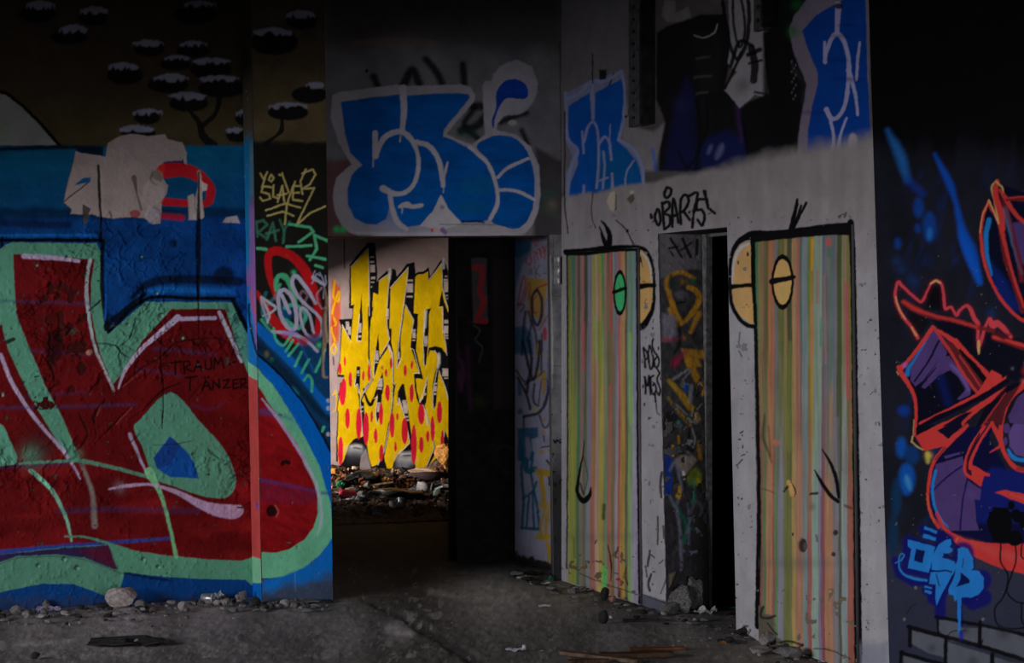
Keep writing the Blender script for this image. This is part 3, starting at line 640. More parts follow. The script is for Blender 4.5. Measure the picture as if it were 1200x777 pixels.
# beak of the left character
p.at(655, 280, 6.475)
TN = (150, 118, 72)
p.F([(590,70),(640,90),(680,140),(705,220),(715,330),(715,450),(690,560),(640,640),(590,660)], TN)
p.S([(615,105),(650,130),(680,180),(700,260),(706,330)], [8,16,18,14,8], (132, 132, 134), .9)
p.S([(590,62),(640,75),(690,140),(715,230),(724,340),(722,450),(700,560),(650,650),(590,680)], [26,34,28,22,22,24,34,50,50], K)
p.S([(590,366),(660,356),(725,352)], [48,38,34], K); p.S([(540,-10),(590,80),(635,210)], 6, (14,12,10), .9, h=-.002); p.S([(618,140),(624,175)], 12, K); p.S([(662,455),(655,480),(665,505)], 5, (40,30,20), .9)
p.S([(330,-10),(370,75)], [10,44], K)
# outline round the left door, on the wall
p.S([(55,102),(200,95),(400,72),(600,66)], [44,50,50,44], K)
p.S([(62,100),(64,800),(66,1500),(60,2500)], 12, K); p.S([(600,80),(602,700),(604,1500),(626,2800)], [26,22,22,26], K, 1, .6)
# wall foot, left of doorway
p.at(650, 470, 3.106)
p.F([(310,700),(405,728),(405,840),(310,820)], (52, 54, 66), .9, 2)
p.S([(312,700),(405,735)], 4, (26, 24, 26), .9)
for l, w_ in [([(368,0),(372,40),(382,50)],4),([(388,260),(384,300),(386,350)],9),([(376,420),(374,520)],6),([(345,545),(338,600)],8),([(350,630),(340,665),(345,690)],9),([(395,455),(396,500)],6),([(362,570),(350,560)],5),([(330,600),(335,640)],5),([(344,295),(343,305)],5),([(380,590),(395,580)],4),([(410,640),(385,700)],4)]: p.S(l, w_, (20, 18, 18), .9, .7, h=-.003)
# pier between doorway and right door, and the beak of the right character
p.at(850, 240, 4.856)
p.F([(145,210),(90,225),(50,280),(32,370),(32,470),(45,560),(80,630),(150,680),(170,680)], (138, 108, 68))
p.S([(135,222),(90,245),(55,310),(40,390),(38,450)], [8,18,16,14,8], (128, 128, 132), .9)
p.S([(697,134),(600,140),(400,158),(250,170),(160,172),(95,195),(50,250),(28,340),(25,450),(35,560),(75,640),(125,685),(180,695)], [66,66,52,46,52,36,26,22,20,22,24,26,24], K)
p.S([(30,468),(100,460),(160,455)], [26,24,24], K); p.O(126, 280, 6, 14, K)
p.S([(375,135),(392,60),(405,0),(410,-30)], [30,24,20,14], K); p.S([(385,130),(430,50),(460,-10)], [22,16,16], K); p.S([(385,130),(415,60),(432,5)], [20,16,14], K)
p.S([(645,68),(660,60),(650,75)], 9, (20,20,20), .8); p.S([(672,55),(685,60),(680,72),(690,45)], 9, (20,20,20), .8); p.S([(705,62),(715,72)], 5, (30,30,30), .8)
p.S([(155,200),(160,430),(172,700),(182,1200),(190,1800),(182,2400)], [26,24,20,22,24,28], K, 1, .6); p.S([(715,100),(728,500),(738,1200),(750,2000),(758,2900)], [40,38,40,44,46], K, 1, .6)
for l, w_ in [([(82,725),(75,790)],6),([(76,830),(95,860)],7),([(85,1300),(100,1290)],10),([(98,1370),(99,1385)],8),([(70,1480),(95,1450)],7),([(90,1430),(110,1420)],7),([(62,1480),(72,1500)],6),([(75,1700),(76,1710)],5)]: p.S(l, w_, (26,24,24), .9, .7, h=-.002)
p.at(860, 570, 3.753)
for l, w_ in [([(30,650),(40,620),(60,615)],9),([(55,660),(72,630)],8),([(20,660),(60,665),(100,690)],24)]: p.S(l, w_, (20,19,20), .9, 1.2, h=-.004)
p.F([(540,690),(680,690),(680,1200),(540,1200)], (80, 84, 98), .6, 8)
p.at(0, 0, 1)
p.fn(chips(.79, 5, .002, (50, 47, 46), 95, 740, 1040, 240, 900))
p.fn(chips(.77, 9, .002, (86, 82, 84), 96, 655, 1040, 240, 800))
p.fn(relief(10, .0014, 56))

# ---------------------------------------------------------------- far right mural
p = Paint(.40); MU = p
p.fn(lambda x, y, C_, h: C_.__iadd__(alb((17, 17, 25))))
p.fn(mottle(30, .6, 1.3, 100)); p.fn(band(-500, 175, (4, 4, 5), EM, 30, 20)); p.fn(band(640, 1200, (32, 33, 46), EM, 20, 10))
def bluehaze(x, y, C_, h):
    n = sstep(.5, .85, fbm(x/14+y/60, y/34, 101)); t = (n*.7*sstep(150, 220, y)*(1-sstep(600, 680, y))*sstep(1050, 1070, x)*(1-.6*sstep(1110, 1140, x)))[:, None]; C_[:] = C_*(1-t)+alb((12, 26, 60))*t
p.fn(bluehaze)
p.at(1020, 200, 3.108)
BLU = (6, 52, 128)
p.S([(235,-60),(285,40),(310,110),(330,200),(365,300),(400,410)], [10,26,16,26,46,14], (6, 58, 140), .85, 3.5)
p.S([(325,200),(340,260),(395,400)], [10,30,24], (8, 70, 160), .6, 4)
for x_, y_, rx, ry in [(215,205,24,55),(175,135,18,36),(172,210,8,14),(100,265,10,20)]: p.O(x_, y_, rx, ry, (8, 50, 118), .75, 4)
p.O(216, 230, 10, 22, (30, 90, 150), .6, 3)
for x_, y_ in [(112,360),(440,520),(155,400),(95,330)]: p.D(x_, y_, 26, (16, 40, 80), .5)
p.at(900, 0, 3.53); p.S([(495,540),(545,640),(575,740)], [14,40,24], (24, 80, 140), .7, 5); p.S([(575,740),(640,800)], 30, (8, 40, 110), .6, 5)
p.at(*(1020, 440, 2.306))
for x_, y_, rx, ry, c_ in [(98,280,22,42,(6,66,140)),(84,195,14,28,(6,60,130)),(90,95,16,14,(6,40,110)),(112,215,20,25,(6,44,90)),(70,330,14,50,(8,40,70)),(62,430,14,60,(10,36,60))]: p.O(x_, y_, rx, ry, c_, .8, 4)
p.O(102, 290, 8, 22, (60, 130, 170), .6, 3, rot=-.3)
# creature: dark navy bodies first
NV = (8, 8, 26); PP = (58, 42, 84); RR = (160, 44, 42); DR = (84, 22, 24); YL = (170, 140, 84); CY_ = (24, 100, 165); NB = (12, 20, 78)
M1 = (1040, 300, 7.0625); M2 = (1040, 400, 7.0625); M3 = (1040, 500, 7.0625); M4 = (1040, 600, 4.3875); M5 = (1120, 200, 3.8875)
p.at(*M5)
p.F([(150,130),(115,200),(110,330),(140,460),(190,570),(250,640),(311,690),(700,760),(700,20),(311,100),(200,60)], (6, 8, 26))
p.F([(150,400),(230,500),(300,640),(250,640),(180,550)], (8, 26, 86), .8, 5); p.F([(255,240),(420,200),(700,180),(700,520),(420,520),(300,420)], PP, .9, 2)
p.S([(225,175),(240,240),(265,350),(300,470)], [22,20,10,8], (30, 110, 160), .7, 2)
p.S([(150,225),(138,300),(142,380),(165,475)], [22,22,18,8], CY_, .9, 1.4)
p.S([(210,270),(230,400),(270,520),(305,640)], [26,26,24,22], DR, .9, 1.5); p.S([(150,150),(200,240),(235,380),(275,520),(311,620)], [16,22,14,12,12], RR, .85, 1)
p.S([(215,120),(250,260),(290,420),(300,500)], 22, DR, .8, 2)
p.S([(152,135),(125,200),(115,290),(125,390),(160,500),(210,590),(270,655),(330,690),(500,720)], [10,14,14,14,14,14,15,16,16], RR, 1, 1); 
p.S([(185,45),(165,80),(180,150),(195,240)], 9, YL, .85, 1.2); p.S([(190,50),(180,110),(205,190),(215,265)], [20,26,30,20], RR, .95, 1); p.S([(185,48),(210,75),(215,105)], 9, YL, .8); p.S([(152,135),(170,180),(190,230)], 8, YL, .85); p.S([(150,140),(120,210),(112,280)], 5, YL, .7)
p.S([(200,90),(230,130),(260,180),(320,240),(500,340)], [12,22,20,18,16], RR, .9, 1); p.S([(235,130),(270,125),(330,130),(600,150)], [16,22,24,24], DR, .95, 1.2); p.S([(230,125),(330,120),(600,140)], 6, RR, .9)
p.at(*M1)
p.F([(370,520),(500,505),(740,600),(1130,740),(1130,1060),(700,900),(420,600)], (8, 8, 20), .95, 2)
p.F([(310,250),(440,250),(470,450),(330,440)], (6, 5, 9), .9, 3); p.F([(180,440),(360,540),(260,680),(160,560)], (10, 8, 10), .8, 3); p.F([(890,620),(1130,700),(1130,777),(900,700)], (8,8,24), .9, 3)
PK = (205, 66, 78)
p.S([(250,680),(200,590),(130,500),(85,420),(65,330),(75,250),(95,215),(120,250),(190,310),(260,375),(290,370),(330,290),(365,225),(400,205),(440,220),(460,290),(470,380),(480,440),(530,425),(570,490),(600,450),(650,410),(690,440),(715,510),(750,570),(750,680),(755,755),(780,690),(810,590),(845,520),(870,575),(920,560),(1020,670)], 44, (70, 16, 24), .5, 4)
p.S([(250,680),(200,590),(130,500),(85,420),(65,330),(75,250),(95,215),(120,250),(190,310),(260,375),(290,370),(330,290),(365,225),(400,205),(440,220),(460,290),(470,380),(480,440),(530,425),(570,490),(600,450),(650,410),(690,440),(715,510),(750,570),(750,680),(755,755),(780,690),(810,590),(845,520),(870,575),(920,560),(1020,670)], [28,26,26,26,24,24,26,26,24,22,22,18,22,24,24,24,24,24,24,24,24,26,30,36,32,26,24,26,28,30,50,50,30], PK, 1, 1.1)
p.S([(360,230),(400,205),(435,220)], 16, YL, .9, 1); p.S([(70,340),(100,450),(150,520)], 10, YL, .85, 1); p.S([(200,590),(240,660)], 12, YL, .85, 1); p.S([(757,710),(755,760),(757,810)], [22,24,8], YL, .95, 1)
p.S([(135,380),(230,440),(370,500),(560,535),(740,590),(880,620)], [50,56,40,38,38,30], DR, .95, 1.4); p.S([(135,380),(230,440),(370,490),(560,535),(740,590)], [26,30,20,22,22], (150, 40, 40), .9, 2)
p.S([(880,670),(1000,710),(1160,760),(1700,900)], [50,50,56,60], DR, 1, 1.2); p.S([(880,670),(1000,705),(1160,750),(1700,890)], [26,24,28,30], RR, 1, 1.2); p.F([(880,620),(1020,650),(960,700),(890,650)], (60, 16, 20), .8, 2)
p.at(*M2)
# purple sail
p.F([(380,-130),(300,0),(180,170),(160,280),(215,400),(240,520),(240,680),(560,560),(740,430),(640,260),(500,60),(420,-80)], (7, 7, 20))
p.F([(380,-130),(310,10),(200,190),(190,320),(230,375),(290,330),(420,160),(300,340),(285,380),(310,395),(420,290),(520,240),(590,300),(650,395),(575,480),(600,485),(685,440),(690,400),(620,270),(510,120),(480,120),(490,90),(440,0)], PP)
p.S([(425,0),(340,160),(225,330)], [20,16,16], (10, 8, 34)); p.S([(400,220),(290,360)], 12, (10, 8, 30)); p.S([(530,200),(600,270),(670,400)], 18, (96, 78, 140), .6, 4)
p.S([(440,300),(470,400),(500,500)], 60, (8, 18, 70), .8, 6)
p.S([(330,-30),(260,90),(190,200),(165,270)], [12,14,26,40], CY_, .85, 1.6)
p.S([(375,-115),(280,20),(170,160),(105,230)], [34,34,30,44], RR); p.D(145, 200, 30, (120, 90, 160), .7); p.S([(95,215),(120,270),(180,370),(225,470),(235,600),(225,777)], [36,40,34,28,26,20], RR); p.S([(80,255),(90,275)], 10, YL, .7); p.S([(218,650),(212,777),(205,830)], 7, YL, .7)
# bone bars of the wing
p.F([(470,0),(560,0),(700,180),(830,300),(770,400),(720,400),(620,260),(530,110)], (70, 22, 26))
p.S([(390,-110),(480,30),(560,150),(640,290),(740,420)], [26,30,26,26,26], (140, 40, 42)); p.S([(560,0),(700,150),(840,290)], [50,44,40], RR); p.S([(600,70),(720,210),(800,320)], [16,50,44], (8, 6, 12)); p.S([(600,120),(700,270),(770,370)], 16, (130, 38, 38))
p.S([(540,-10),(420,-90)], [40,26], RR)
p.F([(840,270),(865,240),(940,280),(945,310),(985,285),(975,320),(800,440),(730,440),(760,400)], RR)
p.S([(780,430),(640,500),(440,600),(270,680)], [44,30,26,26], (170, 46, 46)); p.S([(985,330),(850,420),(640,530),(400,640),(250,720)], [40,46,36,44,30], (8, 6, 22))
p.F([(985,375),(960,440),(800,540),(560,720),(480,777),(240,777),(420,690),(640,590),(860,450)], RR)
p.F([(985,375),(1060,340),(1130,300),(1130,420),(900,560),(760,777),(700,777),(800,560)], (8, 6, 18), .95)
p.F([(720,575),(640,590),(420,720),(430,770),(500,777),(620,680)], (10, 8, 28)); p.S([(740,560),(620,680),(520,790)], 26, RR)
p.S([(1160,330),(1040,450),(980,560),(950,680),(940,800)], [60,30,26,22,24], RR); p.F([(1000,420),(1100,360),(980,560),(940,720),(900,680),(870,670),(800,777),(740,777),(860,600)], (64, 20, 24), .95); p.S([(980,430),(860,590),(720,790)], [10,16,20], (120, 34, 36)); p.S([(870,670),(790,790)], 22, RR); p.S([(865,670),(930,777)], 24, RR)
p.F([(1160,400),(1080,460),(1000,620),(1010,670),(1080,690),(1300,640),(1300,380)], PP); p.O(985, 720, 28, 42, PP); p.F([(1020,740),(1100,700),(1300,680),(1300,900),(1040,900)], PP); p.S([(1010,690),(1060,700),(1300,640)], 12, NV)
p.D(1035, 225, 18, (60, 66, 70), .9); p.D(1125, 330, 30, (200, 90, 90), .7); p.S([(1160,200),(1140,250)], 60, (110, 24, 28), .8, 3)
p.at(*M3)
p.F([(230,80),(420,0),(640,-20),(480,160),(300,200)], RR); p.F([(250,0),(400,-20),(330,30),(240,70)], (8,6,16)); p.F([(415,30),(470,0),(600,-60),(620,0),(500,100)], (10, 8, 26)); 
p.D(340, 240, 40, (190, 165, 70), .95); p.S([(330,220),(335,290)], 34, (170, 150, 70), .7, 2); p.S([(200,120),(240,160),(290,190)], 12, YL, .8); p.S([(205,80),(200,125)], 9, YL, .8)
p.F([(640,0),(480,170),(400,270),(360,400),(345,600),(400,777),(500,900),(900,1000),(1300,1000),(1300,300),(1000,380),(850,100),(860,0)], (8, 9, 40))
p.F([(860,330),(1130,380),(1300,400),(1300,800),(740,800),(720,620),(790,420)], NB, .95, 3)
p.F([(470,240),(600,210),(605,225),(480,265)], (60, 44, 90), .9); p.F([(400,310),(620,245),(640,330),(660,440),(740,500),(775,520),(770,610),(720,600),(735,777),(760,860),(440,860),(400,740),(370,560)], PP)
p.S([(620,325),(500,410),(390,520)], 14, (14, 12, 62)); p.S([(660,440),(625,600),(605,777),(600,850)], 14, (14, 12, 62)); p.D(690, 560, 60, (74, 54, 104), .5)
p.S([(400,365),(375,480),(378,600),(405,700),(450,777),(500,830)], [26,26,22,18,12,8], CY_, 1, 1)
p.S([(660,-10),(480,170),(380,300),(345,450),(335,600),(360,720),(420,830)], [30,32,28,26,26,26,30], RR); p.S([(480,170),(400,270)], 14, (90, 24, 26), .8); p.S([(330,560),(345,680),(390,790)], 5, (120, 100, 60), .7)
p.S([(800,0),(700,150),(650,280),(645,380),(700,430),(770,480)], [26,26,26,24,30,26], RR); p.S([(850,-10),(760,130),(690,280),(690,340)], [22,22,26,40], RR); p.S([(760,60),(680,220),(660,330),(690,400)], 14, (50, 14, 18)); p.F([(690,310),(850,395),(845,410),(800,405),(790,440),(770,500),(700,440)], RR)
p.S([(870,0),(920,100),(930,160),(850,215)], [20,26,22,10], RR); p.S([(935,0),(940,120),(980,240),(1060,340),(1160,370)], [28,36,36,40,40], RR); p.S([(1080,350),(1180,360)], 36, (110, 30, 34), .8)
p.F([(1300,-40),(1040,-20),(1000,60),(1010,160),(1060,230),(1300,300)], (70, 52, 98)); p.S([(1000,190),(1030,240),(1100,275),(1300,285)], [20,34,34,30], CY_, 1, 1); p.O(975, 120, 16, 34, PP); p.O(988, 20, 26, 30, PP)
p.F([(890,540),(980,525),(1130,555),(1300,600),(1300,720),(1130,640),(980,585)], RR); p.S([(1020,560),(1200,620)], 10, (200, 90, 84), .6, 2)
p.F([(880,665),(1000,670),(1030,820),(1000,950),(880,960),(820,780)], (5, 5, 8)); p.O(1025, 650, 28, 36, (5,5,8)); p.O(1070, 740, 44, 60, (5,5,8), rot=-.4)
p.at(*M4)
p.F([(300,90),(340,150),(420,220),(580,290),(700,320),(1000,330),(1000,190),(700,165),(540,160),(420,145),(360,120)], RR); p.S([(350,130),(450,165),(600,220),(760,250)], [10,24,44,50], (206, 84, 82), .5, 5); p.S([(255,10),(290,80),(360,140)], [14,18,24], RR)
p.F([(520,0),(640,0),(640,60),(590,150),(550,150),(520,90)], (5,5,8)); p.O(655, 135, 42, 40, (5,5,8)); p.F([(650,0),(760,0),(760,100),(690,80)], (5,5,10))
for l in [[(585,130),(580,250),(620,330),(600,430),(550,500),(570,580),(640,600),(740,590)],[(655,160),(662,240),(630,350),(615,410),(660,460),(720,470)],[(690,170),(690,230),(720,250)],[(690,470),(690,560),(720,590)]]: p.S(l, 9, (6,6,9), .9, .8)
# OSB tag
HB = (10, 12, 78)
for l, w_ in [([(110,150),(235,200),(210,310),(100,290),(110,150)],60),([(40,250),(60,320),(130,360),(210,360)],44),([(190,95),(250,120)],56),([(300,150),(240,260),(330,290),(250,440)],90),([(390,210),(400,420),(480,350)],110),([(270,440),(270,530)],60),([(370,470),(378,640)],30),([(440,460),(490,440)],90),([(205,400),(220,410)],56)]: p.S(l, w_, HB, .9, 2.5, sm=False)
OB = (34, 112, 186)
p.F([(105,140),(245,180),(212,312),(105,288),(122,190),(105,175)], OB); p.F([(148,190),(192,200),(180,262),(135,250)], (8, 16, 60))
p.F([(192,72),(256,98),(252,112),(188,88)], OB); p.F([(185,112),(250,132),(248,150),(182,132)], OB); p.F([(190,378),(228,388),(226,398),(190,390)], OB); p.F([(192,400),(228,412),(224,424),(192,414)], OB)
p.S([(38,262),(70,248),(84,225),(70,215),(58,240),(62,290),(90,325),(140,342),(200,352)], [5,7,7,6,7,10,12,14,14], OB)
p.F([(300,145),(325,140),(330,165),(318,180),(335,195),(320,215),(295,215),(282,235),(310,242),(345,255),(360,280),(290,400),(252,480),(246,440),(250,375),(215,368),(222,310),(250,305),(225,295),(228,230),(262,170)], OB)
p.S([(222,303),(260,303),(300,300),(328,308)], 8, (8, 14, 60)); p.S([(292,216),(318,232),(345,238)], 9, (8, 14, 60)); p.S([(348,262),(362,285),(340,330),(318,372)], 6, (8, 14, 60)); p.S([(248,318),(268,380)], 5, (8, 14, 60))
p.F([(360,190),(385,180),(415,190),(440,240),(440,290),(430,300),(470,305),(495,340),(495,390),(470,425),(430,440),(380,438),(372,620),(362,620),(358,450),(345,460),(338,430),(315,425),(312,400),(345,330),(350,300),(335,290),(360,250)], OB); p.F([(378,310),(425,350),(420,365),(352,385),(375,345)], (8, 14, 60)); p.S([(385,285),(390,240)], 4, (8, 14, 60))
p.S([(355,150),(362,135)], 10, (220, 110, 100), .8)
# painted brick courses
BG = (66, 68, 76)
def bricks(polys):
    for q in polys: p.F(q, BG, 1, 1.2)
bricks([[(265,555),(365,560),(370,590),(465,600),(465,680),(330,665),(265,610)],[(485,580),(600,600),(700,640),(1300,800),(1300,960),(700,765),(600,720),(485,685)],[(125,610),(290,650),(292,750),(200,720),(125,680)],[(310,670),(525,735),(525,1000),(310,1000)],[(85,735),(290,790),(290,1000),(75,1000)],[(550,745),(700,790),(1300,960),(1300,1100),(550,1000)],[(60,1010),(500,1100),(500,1300),(60,1300)]])
for x_, y_, r_ in [(600,620,50),(400,610,30),(640,760,50),(230,700,30),(440,770,40)]: p.D(x_, y_, r_, (36, 36, 42), .6)
for l, w_ in [([(110,590),(290,640),(480,690),(700,760),(1300,960)],22),([(70,725),(300,790)],21),([(250,540),(360,560),(700,630),(1300,800)],18),([(118,590),(115,690)],21),([(300,650),(298,777)],19),([(475,565),(475,690)],19),([(258,550),(262,620)],12),([(540,730),(538,777),(538,1000)],21),([(75,720),(68,777),(60,1000)],18),([(310,640),(330,615),(400,610)],5),([(490,660),(475,690)],7)]: p.S(l, w_, (8,8,9), .95, 1)
p.S([(372,440),(368,620)], 14, OB, 1); p.S([(378,620),(380,650)], 20, (14, 20, 110), .85, 2)
for x_, y_ in [(88,552),(145,388),(490,552)]: p.O(x_, y_, 8, 9, (84, 84, 84), .8)
p.S([(100,520),(130,480),(150,475)], 4, (10,10,10), .8)
p.at(0, 0, 1)
p.fn(relief(10, .001, 57)); p.fn(chips(.84, 5, .002, (60, 60, 62), 103, 1040, 1400, 300, 800))

# ---------------------------------------------------------------- left striped door
p = Paint(EM); D1 = p
top1 = [(60,(78,86,38)),(80,(96,92,42)),(95,(40,88,84)),(108,(36,84,66)),(122,(104,78,80)),(140,(62,62,44)),(163,(124,84,90)),(190,(48,48,32)),(215,(88,92,108)),(248,(120,116,58)),(274,(134,116,98)),(294,(116,114,42)),(318,(52,110,62)),(342,(134,88,88)),(362,(78,74,52)),(380,(132,60,62)),(408,(96,116,100)),(420,(98,92,112)),(446,(140,66,70)),(464,(154,114,82)),(500,(56,60,42)),(516,(92,108,108)),(538,(76,114,78)),(556,(88,104,114))]
bot1 = [(55,(112,116,48)),(80,(44,92,62)),(95,(110,90,86)),(108,(74,80,64)),(124,(100,104,112)),(145,(134,80,68)),(166,(152,130,112)),(184,(158,140,62)),(205,(88,112,84)),(222,(134,82,74)),(240,(94,84,52)),(256,(122,116,126)),(270,(144,64,64)),(279,(172,136,62)),(303,(70,74,58)),(315,(104,132,78)),(332,(118,122,134)),(350,(128,112,138))]
p.fn(stripes((655,0,6.475), 330, top1, (655,0,3.885), 560, bot1, 110))
p.at(655, 280, 6.475)
p.F([(85,680),(90,500),(100,680)], (120, 100, 30), .6, 2); p.S([(385,720),(385,1100)], 22, (44, 84, 50), .7, 2); p.S([(190,640),(190,1000)], 12, (150, 56, 60), .7, 2); p.S([(280,600),(284,900)], 14, (80, 130, 70), .7, 2); p.S([(310,280),(312,620)], 16, (152, 96, 88), .7, 2); p.S([(540,720),(540,1400)], 20, (104, 134, 60), .7, 2)
p.O(462, 408, 52, 176, K); p.O(462, 408, 37, 142, (44, 124, 76)); p.S([(418,405),(465,388),(505,372)], [30,24,24], K); p.S([(455,330),(462,360)], 4, (20, 60, 40), .8); p.S([(470,372),(464,400)], 10, K)
p.S([(40,112),(200,108),(400,86),(600,80)], [34,34,30,26], K); p.S([(62,100),(64,800),(66,1500),(60,2700)], 12, K); p.S([(594,80),(596,700),(598,1500),(613,2800)], [20,18,18,22], K)
p.at(655, 520, 3.885)
p.S([(115,-10),(112,40),(98,110),(84,190),(84,225),(110,260),(140,235),(145,200)], [4,6,10,14,16,26,20,6], K); p.S([(112,50),(130,150),(112,230)], 6, (40, 40, 40), .7); p.S([(96,180),(110,230)], 8, K, .8)
p.S([(205,280),(203,340)], 15, (36, 38, 26), .85, 2)
p.S([(222,462),(232,510),(236,560),(236,625)], [5,7,7,4], (26, 20, 18), h=-.004); p.S([(170,440),(163,455)], 7, K, .8); p.S([(268,470),(262,500)], 7, (26,20,18), .9); p.O(270, 616, 13, 6, (110, 20, 40), .9)
p.S([(305,560),(298,600),(312,640)], [8,11,8], (60, 40, 30), .9, h=-.004); p.S([(95,590),(200,635),(290,665),(365,690)], 5, (40, 34, 28), .85, h=-.002); p.S([(70,430),(72,520)], 5, (30,28,22), .7)
p.S([(208,570),(206,650)], 26, (60, 140, 70), .7, 2); p.S([(185,655),(182,700)], 12, (150, 150, 50), .6, 2)
p.at(0, 0, 1); p.fn(band(624, 634, (60, 58, 54), EM, 6, a=.25)); p.fn(chips(.71, 7, .002, (70, 60, 48), 111, 640, 780, 640, 730)); p.fn(relief(9, .001, 58))

# ---------------------------------------------------------------- right striped door
p = Paint(EM); D2 = p
top2 = [(160,(40,98,66)),(190,(116,94,62)),(216,(96,74,54)),(228,(74,76,42)),(246,(144,90,62)),(280,(98,92,100)),(300,(82,86,44)),(336,(120,98,62)),(352,(50,56,34)),(380,(152,116,80)),(405,(134,84,78)),(428,(60,86,74)),(438,(92,106,112)),(470,(94,102,46)),(486,(146,110,36)),(504,(104,122,110)),(528,(112,126,112)),(552,(82,86,98)),(580,(92,84,88)),(590,(76,102,90)),(606,(88,92,100)),(638,(54,60,36)),(664,(104,108,72)),(680,(124,92,84)),(692,(88,90,40))]
bot2 = [(95,(110,60,60)),(130,(72,100,62)),(143,(148,110,78)),(172,(120,62,62)),(182,(70,108,66)),(196,(108,108,122)),(220,(88,94,50)),(258,(160,134,78)),(276,(156,112,90)),(308,(92,114,116)),(326,(130,74,72)),(345,(112,134,122)),(374,(104,100,128)),(386,(112,58,66)),(402,(144,102,76)),(440,(98,100,108)),(464,(58,62,44)),(476,(112,128,130)),(502,(126,70,60))]
p.fn(stripes((850,0,4.856), 400, top2, (860,0,3.753), 620, bot2, 120))
p.fn(lambda x, y, C_, h: C_.__imul__(.88))
p.at(850, 240, 4.856)
for l, w_, c_, a_ in [([(495,200),(495,370)],14,(150,112,34),.8),([(525,380),(522,560)],16,(112,74,64),.7),([(492,560),(490,900)],10,(132,80,74),.7),([(545,650),(545,800)],16,(60,96,80),.8),([(688,450),(700,1100)],20,(124,54,62),.85),([(590,205),(590,225)],28,(140,50,50),.8),([(590,240),(590,290)],20,(50,80,60),.7),([(650,250),(645,700),(640,1200)],16,(52,58,34),.8),([(565,400),(570,900)],10,(128,84,66),.5),([(480,380),(485,540)],18,(88,96,46),.6)]: p.S(l, w_, c_, a_, 1.5)
p.O(326, 440, 65, 160, K); p.O(326, 440, 50, 130, (140, 112, 66)); p.S([(268,436),(330,424),(388,412)], [38,30,26], K); p.O(325, 490, 14, 30, (100, 104, 56), .3, 4)
p.S([(715,140),(600,145),(400,165),(150,190)], [66,60,46,50], K); p.S([(158,200),(162,430),(174,700),(184,1200),(192,1800),(184,2400)], [24,20,18,20,22,26], K); p.S([(716,100),(728,500),(738,1200),(748,2000),(756,2900)], [30,30,34,38,40], K)
p.at(880, 400, 4.315)
p.F([(190,0),(210,0),(215,560),(165,560),(160,200)], (86, 90, 44), .5, 3)
p.S([(360,545),(400,610),(430,690),(445,790)], [6,16,20,16], K); p.S([(322,650),(360,720),(400,777),(440,810)], [6,20,20,20], K)
p.S([(70,370),(62,480),(90,560),(105,610)], [8,14,10,5], (24, 36, 26), .8, 2); p.S([(90,430),(100,580)], 6, (30,28,26), .7, 1.5)
p.O(128, 512, 20, 16, (150, 84, 64), .7, 2, h=.003)
p.S([(165,760),(195,725),(215,745)], 12, (30,30,20), .9, 1, h=-.004); p.S([(195,725),(215,777)], [16,20], (176, 136, 84), .95, 1); p.S([(300,772),(335,768)], 12, (40,36,36), .9)
p.at(860, 570, 3.753)
p.S([(225,10),(250,-10),(270,25),(262,45)], [10,6,8,10], (34,32,20), .9, h=-.003); p.S([(240,-20),(255,40)], [18,16], (176, 134, 84), .95, 1)
p.O(300, 260, 20, 30, (26, 22, 20), .95, 1, h=-.01); p.O(308, 265, 10, 20, (60, 58, 54), .8, 1); p.S([(340,32),(365,34)], 8, (30,28,30), .9)
p.O(446, 205, 12, 12, (24,20,18), .9, 1, h=-.004); p.O(436, 300, 9, 10, (24,20,18), .9, h=-.004); p.S([(360,215),(365,240)], 9, (60,60,60), .8, h=-.003); p.S([(490,85),(515,95)], 14, (70, 40, 26), .8); p.O(258, 210, 4, 7, K)
p.S([(130,10),(180,30)], 5, (60,40,36), .7); p.D(345, 90, 24, (70, 60, 64), .6); p.D(295, 340, 60, (60, 56, 54), .35)
p.F([(100,520),(125,530),(135,560),(180,570),(190,660),(230,690),(260,760),(330,790),(420,900),(100,900)], (62, 58, 50), .95, 1.4, h=.006)
for l, w_ in [([(128,530),(120,570),(150,580),(180,570)],10),([(200,690),(240,680),(300,700)],10),([(150,600),(190,650)],6),([(350,715),(420,720),(510,760)],5),([(270,720),(300,695)],10),([(230,700),(260,740),(330,750)],22)]: p.S(l, w_, (18,17,15), .9, 1, h=-.004)
p.at(0, 0, 1); p.fn(band(656, 664, (60, 58, 56), EM, 7, a=.3)); p.fn(chips(.70, 9, .003, (74, 68, 58), 121, 885, 1010, 690, 900)); p.fn(relief(9, .001, 59))

# ---------------------------------------------------------------- plain wall beside the opening (door frame zone)
p = Paint(EM); JB = p
p.fn(lambda x, y, C_, h: C_.__iadd__(alb((76, 75, 77))))
p.fn(mottle(9, .45, 1.4, 130)); p.fn(band(540, 900, (30, 29, 31), EM, 40, 10))
p.at(596, 275, 5.55)
p.S([(270,140),(275,400),(282,520),(285,900)], [10,7,9,8], (120, 118, 118), .8, 1.2); p.S([(290,30),(292,300)], 3, (24,24,24), .8); p.S([(300,400),(370,405)], 3, (30,30,30), .8)
p.at(596, 400, 5.55); p.S([(283,-20),(282,300)], [14,8], (116, 114, 116), .7, 1.4); p.S([(300,160),(370,165)], 4, (26,26,26), .8)
p.at(0, 0, 1); p.fn(chips(.66, 7, .002, (20, 20, 20), 131, 640, 670, 480, 700)); p.fn(relief(6, .002, 132))

